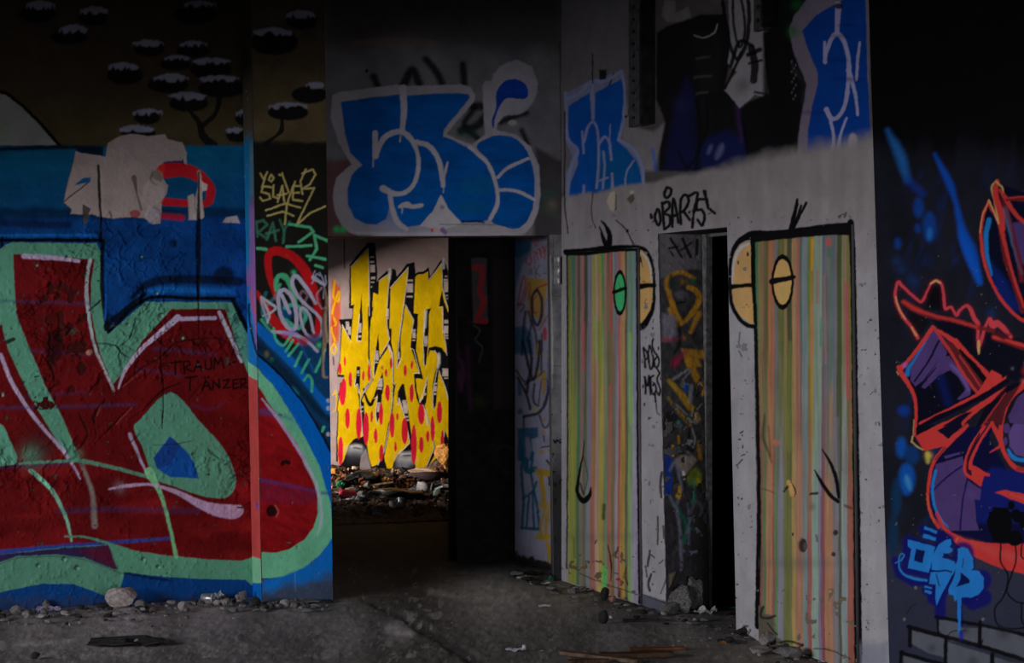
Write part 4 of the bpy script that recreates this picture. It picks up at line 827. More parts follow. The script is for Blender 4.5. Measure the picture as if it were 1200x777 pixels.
# ---------------------------------------------------------------- painted wall inside the next room
p = Paint(.13); IN = p
p.fn(lambda x, y, C_, h: C_.__iadd__(alb((68, 67, 78), .085)))
p.fn(mottle(14, .75, 1.15, 140))
p.fn(lambda x, y, C_, h: None)
TL = (4, 42, 60); YW = (116, 92, 12); DN = (12, 12, 34); RDD = (110, 24, 26)
p.at(596, 275, 5.55)
p.F([(-60,-30),(280,-30),(250,30),(150,50),(140,110),(60,150),(-60,130)], (10, 12, 18), .9, 3); p.F([(30,60),(140,40),(140,130),(90,200),(60,300),(40,380),(30,200)], (6, 44, 66), .7, 3)
for l in [[(160,30),(180,70),(200,30)],[(120,150),(115,180),(135,200),(145,180)],[(140,120),(150,180)],[(165,130),(175,185)],[(160,110),(185,120)],[(178,110),(195,165)],[(188,95),(205,100),(205,130)],[(200,90),(218,150)],[(212,80),(228,90),(226,120)],[(225,75),(238,110),(245,60)],[(238,110),(234,160)]]: p.S(l, 7, RDD, .85, 1)
for l in [[(130,260),(145,225),(150,260)],[(170,210),(178,290)],[(200,200),(180,245),(205,270)],[(225,250),(245,248)]]: p.S(l, 5, (20,20,24), .8, 1)
p.F([(110,280),(255,290),(245,400),(225,560),(130,530),(120,380)], YW, .85, 2)
p.S([(60,480),(80,330),(100,270),(110,330),(90,420),(70,470)], 8, RDD, .9, 1.2); p.S([(100,440),(125,330),(140,320),(135,420)], 8, RDD, .8, 1.2); p.S([(180,400),(160,440),(170,510),(190,500)], 8, RDD, .8, 1.2); p.S([(170,380),(190,345),(255,320)], 12, RDD, .8, 1.2)
p.S([(185,360),(155,400),(155,520),(185,590),(212,540),(215,420),(190,365)], 18, DN, .95, 1.5); p.S([(200,620),(260,520)], 8, RDD, .8, 1.2); p.O(236, 645, 16, 44, (100, 20, 24), .85, 2)
p.F([(35,600),(110,600),(150,640),(160,777),(35,777)], TL, .85, 3); p.S([(85,777),(95,640),(110,500)], 16, DN, .95, 2); p.S([(130,500),(150,580),(120,690)], 14, (14,14,20), .9, 2); p.S([(190,777),(175,640),(150,560)], 14, (12,12,24), .9, 2); p.S([(215,650),(210,777)], 12, DN, .8, 2)
p.S([(60,450),(100,460),(80,500)], 10, DN, .8, 2)
p.at(596, 400, 5.55)
for l, w_ in [([(90,0),(120,120),(160,250),(190,160),(200,0)],20),([(50,190),(100,260),(140,250)],12),([(130,0),(150,140),(130,260),(120,330)],20),([(60,240),(110,330),(140,440)],18),([(110,280),(170,240),(230,200)],14),([(100,490),(180,470),(230,420),(265,300)],20),([(200,480),(230,560),(265,530),(268,400)],10),([(215,0),(215,200)],10),([(170,280),(160,380),(185,420)],14),([(195,420),(215,260),(250,250),(262,300)],7),([(100,500),(105,620),(150,760)],12)]: p.S(l, w_, (10, 10, 16), .92, 1.5)
p.S([(265,60),(260,200),(250,320)], 14, (26, 26, 70), .7, 2); p.S([(70,280),(75,340)], 26, TL, .8, 2)
p.S([(232,215),(230,340)], [34,14], YW, .85, 1.4); p.S([(195,200),(190,250)], 16, (120,100,20), .7, 1.5); p.S([(190,20),(185,100)], 14, (110,90,16), .6); p.S([(225,85),(265,90)], 16, (120,100,16), .6)
p.F([(55,565),(190,560),(195,620),(150,640),(160,777),(60,777),(60,620)], TL, .9, 1.4); p.F([(110,620),(135,625),(150,700),(130,777),(110,777)], (68,67,78), .9, 1.5)
for x_, y_, r in [(230,510,16),(225,590,18),(215,722,22),(262,710,16)]: p.D(x_, y_, r, YW, .95)
p.S([(215,690),(270,680)], 10, DN, .8); p.S([(225,615),(230,650)], 10, (20,20,70), .8); p.O(75, 455, 16, 20, TL, .8, 2); p.O(175, 440, 14, 20, (90,90,24), .6, 2)
p.at(596, 530, 4.57)
for l, w_ in [([(75,-30),(70,120),(80,250),(72,400)],16),([(130,0),(120,100),(135,200),(160,320)],14),([(75,250),(130,210),(150,160)],14),([(110,240),(95,400)],13),([(130,210),(135,410)],13),([(70,405),(165,412)],16),([(155,320),(165,410)],14),([(90,40),(100,100),(140,90)],30)]: p.S(l, w_, TL, .92, 1.2)
p.F([(138,88),(235,95),(230,135),(185,130),(205,260),(200,300),(170,290),(180,240),(160,140)], YW, .92, 1.2); p.S([(235,230),(210,340),(200,450),(225,560)], [14,18,20,16], YW, .9, 1.2); p.S([(200,290),(175,380),(172,450)], 16, YW, .9, 1.2); p.S([(160,455),(210,450)], 30, YW, .9, 1.2); p.S([(212,510),(222,600)], [20,10], YW, .9, 1.2); p.D(172, 290, 18, YW, .9); p.D(218, 205, 12, YW, .9); p.S([(205,45),(228,75)], 12, (12,12,20), .9); p.S([(215,135),(218,175)], 12, (16,16,16), .9)
p.fn(lambda x, y, C_, h: None)
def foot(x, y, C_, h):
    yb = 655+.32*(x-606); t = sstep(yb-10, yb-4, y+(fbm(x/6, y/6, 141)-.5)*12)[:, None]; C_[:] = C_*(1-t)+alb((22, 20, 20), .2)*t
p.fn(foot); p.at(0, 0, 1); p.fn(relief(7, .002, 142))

# ---------------------------------------------------------------- side reveal of the doorway
p = Paint(.3); RV = p
p.fn(lambda x, y, C_, h: C_.__iadd__(alb((34, 33, 34), .3)))
p.fn(mottle(8, .5, 1.5, 150))
p.at(765, 260, 4.57)
p.F([(30,50),(260,70),(255,250),(200,250),(170,260),(60,300),(40,300)], (66, 62, 64), .9, 2)
for l, w_ in [([(95,90),(120,130),(150,185)],14),([(85,140),(130,130)],12),([(160,90),(200,185)],18),([(150,150),(205,110)],12),([(238,95),(232,170)],16),([(95,160),(105,180)],10)]: p.S(l, w_, (14,14,14), .95, 1)
OG = (118, 82, 20)
p.S([(90,470),(130,555),(90,400),(72,330),(90,290),(150,268),(220,300)], [26,20,24,22,20,22,18], OG, .85, 2); p.S([(190,350),(230,370),(245,420),(200,500),(150,550)], [26,30,30,28,16], OG, .9, 1.6); p.S([(100,430),(145,540)], 26, OG, .9, 1.6); p.S([(245,490),(200,590)], [30,18], OG, .85, 2); p.D(160, 320, 24, (90,66,18), .8); p.O(95, 320, 14, 44, (18, 30, 26), .8, 2); p.D(215, 310, 24, (22, 60, 26), .8)
p.O(150, 390, 34, 26, (60, 60, 66), .7, 3); p.S([(125,435),(170,430)], 6, K)
p.F([(50,490),(120,500),(130,600),(100,640),(50,640)], (80, 76, 86), .8, 3, h=.004); p.S([(50,630),(130,630)], 20, (96, 24, 40), .7, 3); p.D(165, 620, 20, (110, 66, 50), .7)
p.F([(150,680),(290,690),(290,740),(240,730),(260,777),(180,777)], OG, .8, 2); p.S([(110,760),(170,700)], 26, (90, 20, 40), .7, 3)
p.S([(140,540),(150,640),(120,700)], 16, (14,13,14), .8, 3, h=-.006)
p.at(765, 420, 4.57)
p.S([(190,20),(230,100),(270,190)], [40,36,30], OG, .85, 2); p.S([(85,120),(170,220),(240,330)], [22,36,30], (110, 84, 22), .88, 2); p.S([(80,210),(140,290),(200,360)], [10,20,16], (90, 70, 26), .8, 2); p.D(120, 20, 30, (110, 24, 44), .7)
for l, w_ in [([(110,110),(190,60)],14),([(200,70),(140,140)],12),([(130,250),(230,350)],8),([(240,350),(230,290),(260,250)],8),([(205,150),(200,230)],24),([(210,380),(225,440),(215,480)],10)]: p.S(l, w_, (84, 84, 88), .75, 1.6, h=.003)
p.O(172, 155, 12, 26, (10, 56, 120), .85, 2); p.D(180, 160, 24, (14, 40, 80), .5); p.F([(62,490),(100,500),(100,720),(64,740)], (10, 34, 96), .85, 2); p.O(100, 340, 40, 60, (14,14,15), .8, 3, h=-.005); p.O(135, 350, 12, 16, (30, 80, 66), .8, 2)
p.S([(105,470),(108,520)], 16, (110, 78, 16), .8); p.S([(135,420),(138,455)], 14, (110, 78, 16), .8); p.S([(245,460),(250,540)], 22, (110, 78, 24), .7, 2)
p.F([(120,540),(190,500),(240,550),(200,600),(165,650),(150,610)], (96, 86, 80), .7, 2.4, h=.008); p.S([(160,610),(165,650)], 12, (130,128,124), .8); p.O(220, 640, 42, 50, (70, 76, 18), .85, 3); p.O(240, 665, 16, 22, (110, 100, 20), .7, 2)
p.S([(90,600),(120,560),(150,700),(130,777)], 14, (76, 80, 92), .7, 2); p.S([(140,690),(142,750)], 16, (120, 84, 10), .85); p.S([(210,660),(215,777)], 22, (20, 76, 62), .7, 2); p.S([(200,380),(190,480),(215,500)], 12, K, .8, 2, h=-.004); p.S([(120,500),(190,520)], 14, K, .8, 2)
p.at(765, 580, 5.18)
p.F([(72,60),(340,60),(340,700),(72,700)], (30, 27, 30), .8, 6); p.O(160, 10, 22, 16, (120, 92, 10), .8, 2)
p.S([(130,60),(180,140),(200,200),(190,310)], 26, (18, 62, 50), .8, 2.5); p.S([(200,210),(280,210)], 22, (18, 62, 50), .7, 2.5)
PG = (72, 72, 86)
p.S([(100,10),(140,90),(160,200),(168,320),(170,460)], [16,20,18,20,12], PG, .85, 1.8); p.S([(215,300),(218,160),(210,60)], 14, PG, .7, 1.8); p.S([(180,340),(215,358),(260,350),(285,290),(260,190),(235,140),(200,240)], [18,22,22,20,16,12,10], PG, .85, 1.8); p.S([(240,60),(225,130),(260,50),(295,90),(280,150),(250,140)], 11, (60, 58, 66), .75, 1.8); p.S([(120,450),(125,360),(160,320)], 12, (48,46,52), .7, 2); p.S([(110,180),(120,270)], 14, (46,42,46), .7, 2); p.S([(270,370),(280,480)], 12, (42,38,42), .7, 2)
p.F([(100,480),(135,470),(120,520),(100,560)], (70, 64, 50), .9, 2, h=.01)
p.fn(chips(.6, 10, .006, (46, 42, 40), 151, 770, 830, 440, 600)); p.at(0, 0, 1); p.fn(relief(6, .004, 152))

# ---------------------------------------------------------------- yellow lettering in the room beyond
p = Paint(EY, wob=.25); YM = p
p.fn(lambda x, y, C_, h: C_.__iadd__(alb((178, 152, 148), EY)))
p.fn(mottle(26, .86, 1.08, 160)); Y1 = (380, 270, 4.32)
YE, BK, RS, WH = (238, 190, 8), (22, 18, 22), (216, 30, 54), (226, 214, 210)
p.at(*Y1)
p.S([(100,40),(103,190)], 6, (30, 24, 24), .9); p.F([(40,250),(80,290),(84,420),(70,560),(40,600),(30,500)], (214, 84, 30), .9, 2)
p.S([(55,250),(45,330),(70,360),(72,310),(40,420),(60,470),(35,500),(55,560)], 11, (240, 180, 10), .95); p.S([(50,570),(62,600),(50,625),(35,600),(50,570)], 9, (240, 190, 10)); p.S([(45,640),(48,680)], 6, (30,28,28)); p.S([(40,430),(45,490)], 9, (210, 50, 30), .8)
p.at(0, 0, 1)
QF = [None, (388, 280, 8.636), (458, 300, 8.636), (388, 360, 7.77), (458, 380, 7.77), (388, 450, 7.06), (458, 450, 7.06)]
def q(n, *pts):
    a, b, s_ = QF[n]; return [(a+x/s_, b+y/s_) for x, y in pts]
def BF(*a): p.F(sum(a, []), BK, 1, .55)
def YF(*a): p.F(sum(a, []), YE, 1, .55)
def LW_(pts, w_=.8, c_=WH, a_=.9): p.S(pts, w_, c_, a_, .5, False)
p.S(q(5, (15,90),(40,60),(40,200),(20,230)), 1.6, (240, 190, 10)); p.S(q(5, (22,480),(38,560)), 2, (200, 160, 90), .5)
# dark silhouettes
BF(q(1,(183,705),(188,262),(370,35),(447,40),(466,300),(466,430),(480,400),(560,330),(610,298),(650,310),(662,380),(700,340),(700,777),(222,777),(218,705)), [])
BF(q(2,(-12,330),(0,290),(160,80),(238,65),(252,180),(280,160),(330,155),(385,112),(398,205),(505,45),(530,15),(560,100),(592,220),(600,777),(-12,777)))
BF(q(3,(70,110),(190,105),(205,0),(700,0),(700,800),(60,800),(120,640),(60,635),(55,600),(78,480),(92,170)))
BF(q(4,(0,-10),(600,-10),(600,800),(0,800)))
BF(q(5,(75,-10),(565,-10),(565,720),(345,720),(238,560),(60,650),(42,640),(42,440),(55,240),(45,215)))
BF(q(6,(-10,-10),(560,-10),(560,720),(-10,720)))
# letter bodies
YF(q(1,(200,285),(375,95),(383,300),(383,690)), q(3,(336,130),(338,450),(350,620),(366,665),(296,777)), q(5,(240,140),(247,280),(262,435),(180,460),(130,560),(100,648),(58,648),(52,450),(62,235),(52,215),(68,100),(88,0)), q(3,(88,770),(122,618),(64,612),(82,490),(102,165),(180,310),(207,0)), q(1,(236,665),(205,672)))
YF(q(1,(430,540),(480,565),(485,430),(598,350),(572,600),(562,777)), q(3,(508,100),(530,300),(532,348),(560,420),(562,690),(575,700)), q(5,(512,20),(505,150),(488,290),(440,560),(385,672),(340,690),(310,600),(284,420),(272,160),(250,130),(302,10)), q(3,(374,665),(350,500),(350,200),(384,0)), q(1,(408,690)))
YF(q(2,(0,325),(175,115),(163,250),(143,500),(232,650),(210,777)), q(4,(180,215),(262,450),(300,500)), q(6,(278,190),(320,330),(358,530),(285,705),(195,705)), q(5,(465,720),(440,600),(500,290),(524,60)), q(3,(590,700),(572,690),(568,420),(546,300),(552,200),(532,190)), q(1,(598,600),(602,490)))
YF(q(2,(248,210),(280,185),(330,182),(375,155),(382,245),(400,235),(513,80),(522,330),(592,570),(576,560),(530,420),(528,520),(530,777)), q(4,(512,280),(440,300),(440,420),(498,590),(543,740)), q(6,(492,180),(496,640),(440,600),(370,620),(290,700),(358,530),(275,180)), q(4,(297,500),(228,240),(245,0)), q(2,(277,585),(232,580)))
# gaps
BF(q(1,(308,545)), q(3,(288,100),(278,306),(240,300),(262,60)))
BF(q(3,(235,540),(265,540),(262,777)), q(5,(238,140),(272,150),(272,420),(292,420),(262,445),(243,260),(224,90),(212,0)), q(3,(240,700),(218,722),(225,640)))
BF(q(3,(433,240),(440,440),(520,330),(530,300),(548,300),(532,350),(440,480),(395,640),(386,600),(400,400)))
BF(q(3,(470,590),(478,700),(470,790),(396,790),(430,690)))
BF(q(5,(385,0),(425,0),(420,120),(398,270),(380,330),(368,250),(380,110))); p.S(q(5,(268,40),(285,100),(322,172),(355,120),(390,30)), [2,2.6,4,3.2,3], BK, 1, .5)
BF(q(1,(598,320),(650,310),(655,370),(605,490),(595,600),(590,777),(566,777),(575,560),(600,400))); BF(q(3,(505,0),(530,0),(522,185),(552,198),(542,260),(549,300),(532,345),(528,300),(508,170)))
p.S(q(3,(532,348),(564,410),(567,690),(588,702)), 1.3, BK, 1, .5); p.S(q(5,(528,12),(510,150),(498,300),(478,330),(450,500),(432,600),(385,680)), [1.4,1.4,1.6,1.6,1.8,2.4,3], BK, 1, .5)
p.S(q(3,(348,0),(343,200),(347,480),(368,640),(372,668),(300,777)), [3,1.8,1.6,2,2,2], BK, 1, .5); p.S(q(5,(302,5),(240,145)), 2.4, BK, 1, .5); p.S(q(1,(410,470),(400,777)), 3.6, BK, 1, .5)
p.S(q(2,(180,110),(167,300),(125,600),(98,777)), 1.5, BK, 1, .5); BF(q(4,(88,0),(100,0),(88,150),(95,290),(52,400),(60,230)))
BF(q(4,(105,540),(65,610),(62,740),(75,680),(110,777),(155,777),(125,600)))
BF(q(6,(95,0),(110,0),(140,200),(165,380),(190,560),(205,705),(5,725),(20,650),(60,580),(155,490),(120,290),(68,115),(52,190),(60,60)))
BF(q(2,(178,80),(236,65),(248,200),(236,350),(230,580),(277,585),(267,777),(213,777),(235,650),(150,490),(168,300)))
BF(q(4,(200,0),(242,0),(230,200),(228,270),(262,400),(295,502),(214,487),(212,450),(262,450),(205,235),(178,215)))
BF(q(4,(212,452),(250,458),(295,502),(240,488),(226,500),(240,620),(265,710),(290,700),(335,480),(325,700),(300,777),(265,745),(235,680),(215,560)))
BF(q(6,(200,0),(215,60),(240,150),(270,120),(296,0),(290,110),(277,187),(245,190),(215,120)))
BF(q(2,(350,545),(407,528),(385,600),(382,777),(335,777))); BF(q(4,(308,0),(345,0),(337,215),(322,365),(305,382),(293,330),(295,150)))
BF(q(4,(345,215),(400,196),(460,215),(512,280),(545,200),(545,560),(520,570),(500,590),(440,420),(450,330),(400,240),(358,238),(335,300)))
BF(q(4,(440,420),(420,560),(405,700),(390,770),(378,700),(380,560),(400,450),(425,370),(452,330))); BF(q(4,(500,590),(545,740),(545,640),(525,560)))
BF(q(2,(528,60),(560,90),(600,240),(600,777),(532,777),(528,520),(545,500),(580,578),(593,570),(535,360),(522,200))); BF(q(2,(515,345),(547,500),(488,515)))
BF(q(4,(487,0),(545,0),(545,300),(512,280),(497,150)))
BF(q(6,(352,0),(387,0),(372,180),(353,212),(345,150))); BF(q(6,(446,378),(485,480),(470,540),(487,612),(418,600))); BF(q(6,(357,525),(372,570),(330,650),(290,710),(280,705)))
p.S(q(6,(276,180),(325,340),(362,535)), 1.4, BK, 1, .5); p.S(q(6,(445,0),(470,90),(495,170)), 1.6, BK, 1, .5)
p.F(q(5,(236,560),(286,530),(332,700),(236,712)), (150, 134, 134), 1, 1); BF(q(5,(262,440),(200,450),(150,500),(100,640),(60,690),(235,705),(245,600),(290,530),(288,430))); BF(q(5,(325,690),(385,668),(432,600),(462,722),(345,725)))
YF(q(2,(205,-900),(206,-900),(206,-899)))
# light edges
for l in [q(1,(200,283),(375,92),(386,300),(388,777)), q(3,(102,162),(182,314)), q(3,(238,306),(278,312)), q(3,(260,60),(238,300)), q(3,(343,480),(372,668),(300,777)), q(5,(302,0),(240,130),(262,430)), q(1,(485,425),(600,345),(572,600),(562,777)), q(3,(507,60),(512,180),(532,298),(442,450)), q(3,(404,380),(386,600),(396,632)), q(3,(530,352),(560,420),(563,690),(585,706)), q(5,(512,20),(505,150),(490,300),(440,560),(388,668)), q(5,(380,108),(368,250),(380,328)), q(5,(355,120),(380,105)), q(2,(-5,325),(175,113),(160,300),(92,777)), q(4,(90,0),(52,400),(98,320)), q(2,(150,495),(234,650),(212,777)), q(4,(178,217),(208,235),(262,445),(215,445)), q(6,(65,115),(120,290),(155,490),(60,580)), q(4,(62,740),(75,672),(110,777)), q(4,(265,712),(335,480)), q(6,(245,152),(296,0)), q(2,(385,240),(515,78),(524,330),(594,575)), q(2,(490,517),(526,516),(530,777)), q(4,(484,60),(510,282)), q(2,(350,545),(332,777)), q(4,(310,0),(293,200),(303,380)), q(4,(400,240),(442,310),(385,600),(380,740)), q(4,(440,420),(500,590),(543,740)), q(6,(270,178),(322,330),(358,530),(285,705)), q(6,(445,380),(418,600)), q(6,(345,150),(352,212)), q(3,(225,640),(215,720),(240,700),(262,790)), q(6,(450,30),(492,180))]: LW_(l)
p.S(q(2,(530,30),(535,120)), 2.6, (225, 220, 220), .75, 1.2); p.S(q(1,(595,310),(590,400)), 3, (230, 226, 222), .75, 1.4); p.S(q(2,(355,560),(345,720)), 2.6, (220, 212, 205), .75, 1.4); p.S(q(3,(520,350),(552,430),(556,500)), 2.4, (238, 205, 200), .8, 1.2); p.S(q(4,(435,270),(440,340),(430,390)), 3, (225, 218, 214), .75, 1.4); p.S(q(6,(285,220),(305,330)), 3, (235, 215, 170), .7, 1.4)
for n, x_, y_, w_, h_ in [(1,420,300,46,76),(1,415,232,40,16),(1,415,182,36,10),(1,425,395,40,22),(1,418,438,36,12),(1,410,485,16,12),(2,192,325,62,90),(2,192,250,60,18),(2,190,412,60,14),(2,560,310,46,110),(2,556,240,46,18),(2,560,205,30,14),(2,566,400,30,14),(2,574,432,16,12),(2,564,665,50,36),(2,564,745,52,80),(2,237,745,28,14),(3,150,180,30,60),(3,168,215,26,70),(3,148,140,30,14),(3,265,190,22,80),(3,268,150,18,10),(3,262,265,24,20),(3,418,450,28,70),(3,415,405,30,14),(3,415,505,30,14),(3,517,50,16,70),(3,517,100,14,16),(3,246,590,20,26),(3,246,620,18,8),(3,450,690,34,60),(3,452,655,28,14),(3,440,740,30,10),(3,618,440,14,50),(4,210,100,32,56),(4,212,60,26,14),(4,205,148,30,10),(4,320,150,32,60),(4,320,115,30,16),(4,316,190,30,12),(4,512,42,46,56),(4,514,102,40,14),(4,516,125,36,12),(4,72,270,14,40),(4,72,312,18,10),(4,505,445,66,56),(4,500,408,60,14),(4,510,490,50,10),(4,404,585,26,46),(4,408,540,22,14),(4,400,635,24,12),(4,310,640,14,20),(4,125,700,34,16),(4,130,745,36,50),(5,392,200,24,60),(5,392,160,26,12),(5,402,12,38,26),(5,402,40,38,10),(5,255,190,26,12),(5,255,225,22,10),(5,230,60,12,30),(6,122,210,34,70),(6,110,155,34,16),(6,132,272,28,14),(6,140,300,20,12),(6,366,40,22,40),(6,364,82,22,14),(6,284,80,14,14),(6,458,570,38,14),(6,458,545,20,10),(6,462,620,44,22)]:
    p.F(q(n,(x_-w_/2,y_-h_/2),(x_+w_/2,y_-h_/2),(x_+w_/2,y_+h_/2),(x_-w_/2,y_+h_/2)), (205, 186, 174), .88, .7)
p.at(*QF[5]); p.S([(165,520),(205,512),(245,518)], 12, WH, .95, 3); p.S([(155,548),(190,545),(240,552)], 26, (196,192,194), .9, 8); p.S([(185,528),(240,535)], 7, BK); p.S([(165,600),(230,600)], 24, (84,84,90), .6, 12)
p.at(*QF[6]); p.S([(85,580),(160,576)], 14, WH, .9, 4); p.S([(80,620),(120,626),(160,622)], 46, (198,194,198), .92, 8); p.S([(105,592),(162,592)], 10, BK); p.S([(75,690),(125,686)], 20, (150,158,180), .8, 8)
for n, x_, y_, rx, ry in [(5,95,80,28,98),(5,135,285,20,85),(5,78,555,22,120),(5,228,330,24,130),(5,290,370,24,140),(5,335,270,11,48),(5,368,430,15,64),(5,413,250,18,90),(5,416,570,18,70),(5,467,75,19,68),(5,505,340,22,105),(5,533,518,10,40),(5,549,270,10,30),(5,160,0,12,20),(3,125,490,10,45),(3,82,560,14,54),(3,175,655,16,68),(3,115,730,22,80),(3,293,625,12,45),(3,345,600,12,80),(3,465,550,7,17),(3,500,597,11,37),(3,545,510,12,50),(3,512,760,20,55),(4,132,420,15,52),(4,193,372,11,38),(4,190,628,20,82),(6,252,250,28,85),(6,190,500,24,165),(6,305,435,14,48),(6,252,503,18,68),(6,345,370,18,105),(6,403,232,22,92),(6,425,480,14,100),(6,487,340,12,72),(6,113,390,26,110),(6,40,518,10,40),(6,360,665,8,15)]:
    p.at(*QF[n]); p.O(x_, y_, rx, ry, RS, 1, .6)
p.at(0, 0, 1)
p.at(0, 0, 1); p.fn(relief(12, .002, 161))
# ================================================================== THE SHELL
CEIL = 4.2
def box_mesh(name, lo, hi, bevel=0.0):
    bm = bmesh.new(); bmesh.ops.create_cube(bm, size=1)
    for v in bm.verts:
        v.co = Vector([lo[i]+(v.co[i]+.5)*(hi[i]-lo[i]) for i in range(3)])
    if bevel: bmesh.ops.bevel(bm, geom=bm.edges[:], offset=bevel, segments=2, affect='EDGES')
    me = bpy.data.meshes.new(name); bm.to_mesh(me); bm.free(); return me
def uvbox(name, u0, u1, v0, v1, z0, z1, m, parent=None):
    me = box_mesh(name, (u0, v0, z0), (u1, v1, z1))
    for v in me.vertices: v.co = rw(v.co.x, v.co.y, v.co.z)
    return new_obj(name, me, parent, m)
def multi_uv(name, boxes, m):
    bm = bmesh.new()
    for b in boxes:
        me = box_mesh('t', (b[0], b[2], b[4]), (b[1], b[3], b[5])); bm.from_mesh(me); bpy.data.meshes.remove(me)
    for v in bm.verts: v.co = rw(v.co.x, v.co.y, v.co.z)
    me = bpy.data.meshes.new(name); bm.to_mesh(me); bm.free()
    return structure(new_obj(name, me, None, m))
def uv_of(p): return p.dot(DU)-UR, p.dot(DV)-VB
class Between:
    """sheet between a front edge line and a back edge line, each on its own wall plane"""
    def __init__(s, pa, xa, pb, xb, n, off=0.0): s.pa, s.xa, s.pb, s.xb, s.n, s.off = pa, xa, pb, xb, n, off
    def at(s, x, y):
        x = np.asarray(x, float); y = np.asarray(y, float)
        xa, xb = s.xa(y), s.xb(y); t = ((x-xa)/(xb-xa))[..., None]
        A = s.pa.at(xa, y)
        zb = A[..., 2]; yb = CY-(zb-EYE)*FL/s.pb.at(xb, y)[..., 1]; Bp = s.pb.at(xb, yb)
        return A*(1-t)+Bp*t+np.array(s.n)*s.off
class FloorPlane:
    n = Vector((0, 0, 1))
    def at(s, x, y):
        x = np.asarray(x, float); y = np.asarray(y, float); d = FL*EYE/(y-CY)
        return np.stack([(x-CX)/FL*d, d, x*0], -1)
def quad(pl, x0t, x1t, x0b, x1b, ztop=CEIL, zbot=-.02, yt=None, yb=None):
    a = pl.foot(x0t, ztop) if yt is None else yt[0]; b = pl.foot(x1t, ztop) if yt is None else yt[1]
    c = pl.foot(x1b, zbot) if yb is None else yb[1]; d = pl.foot(x0b, zbot) if yb is None else yb[0]
    return [(x0t, a), (x1t, b), (x1b, c), (x0b, d)]

# left wall, set back behind the pillar
ps_l = lambda y: 283+.020*y; ps_r = lambda y: 294+.0192*y; pr_r = lambda y: 380+.0143*y
structure(painted('wall_left', [(PW, quad(PW, -160, 300, -160, 302), 1.0)], LW, M_SPRAY, .25))
# pillar: front sheet + its left return, one mesh made of two painted sheets
yt = PB.foot(340, CEIL); yb_ = PB.foot(340, -.02)
side = Between(PW, ps_l, PB, ps_r, -DU, .004)
def sidepaint_run(x, y): return PS.run(x, y)
pf = painted('wall_pillar', [(PB, quad(PB, ps_r(yt), pr_r(yt), ps_r(yb_), pr_r(yb_)), .9)], PL, M_SPRAY, .02)
structure(pf)
uA, uB = uv_of(PB.one(304, CY))[0], uv_of(PB.one(383, CY))[0]
uvbox('pillar_core', uA+.06, uB-.01, .021, REC+.3, 0, CEIL, M_CONC, pf)
pl_ = painted('pillar_return', [(side, [(ps_l(yt), yt), (ps_r(yt), yt), (ps_r(yb_), yb_), (ps_l(yb_), yb_)], .9)], PS, M_SPRAY, .001, parent=pf)
# lintel over the passage and the narrow wall beside it
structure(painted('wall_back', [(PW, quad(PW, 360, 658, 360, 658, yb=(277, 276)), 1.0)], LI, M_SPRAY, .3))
tj = structure(painted('trim_passage_jamb', [(PW, [(644, 275), (658, 275), (658, PW.foot(658, -.02)), (649, PW.foot(649, -.02))], .7)], JB, M_SPRAY, .04))
# right wall
xl = lambda y: 771+.0228*(y-275); xr = lambda y: 852+.023*(y-267); xm = lambda y: 1018+.031*y
T_ = lambda x: PR.foot(x, CEIL); F_ = lambda x: PR.foot(x, -.02)
def col_quad(fa, fb, xa0, xb0):
    a = fa(-200); b = fb(-200); ta, tb = T_(a), T_(b); a = fa(ta); b = fb(tb)
    c = fb(F_(xb0)); d = fa(F_(xa0)); return [(a, T_(a)), (b, T_(b)), (c, F_(c)), (d, F_(d))]
k658 = lambda y: 658+0*y
PRq = [(PR, col_quad(k658, xl, 658, 781), .9),
       (PR, [(xl(T_(764)), T_(764)), (xr(T_(845)), T_(845)), (xr(266), 266), (xl(274), 274)], .9),
       (PR, col_quad(xr, xm, 863, 1042), .9)]
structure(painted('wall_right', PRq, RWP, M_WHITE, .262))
k1270 = lambda y: 1270+0*y; k1520 = lambda y: 1520+0*y
structure(painted('wall_right_near', [(PR, col_quad(xm, k1270, 1042, 1270), .9), (PR, col_quad(k1270, k1520, 1270, 1520), 3.0)], MU, M_GLOSS, .262))
T27 = .27; PT = plane_u(T27)
xrev = lambda y: 823.5+.0165*(y-272)
rev = Between(PR, xl, PT, xrev, -DV, .004)
yb2 = F_(781)
structure(painted('wall_doorway_reveal', [(rev, [(xl(274), 274), (xrev(274), 274), (xrev(yb2), yb2), (xl(yb2), yb2)], .7)], RV, M_GLOSS, .01))
# doors painted as striped characters
PD = plane_u(-.016)
d1 = structure(painted('door_1', [(PD, [(664.5, 296), (747, 290), (750, PD.foot(750, .005)), (666, PD.foot(666, .005))], .7)], D1, M_GLOSS, .015))
d2 = structure(painted('door_2', [(PD, [(883.5, 276), (997.5, 263), (1004, PD.foot(1004, .005)), (889.5, PD.foot(889.5, .005))], .8)], D2, M_GLOSS, .015))
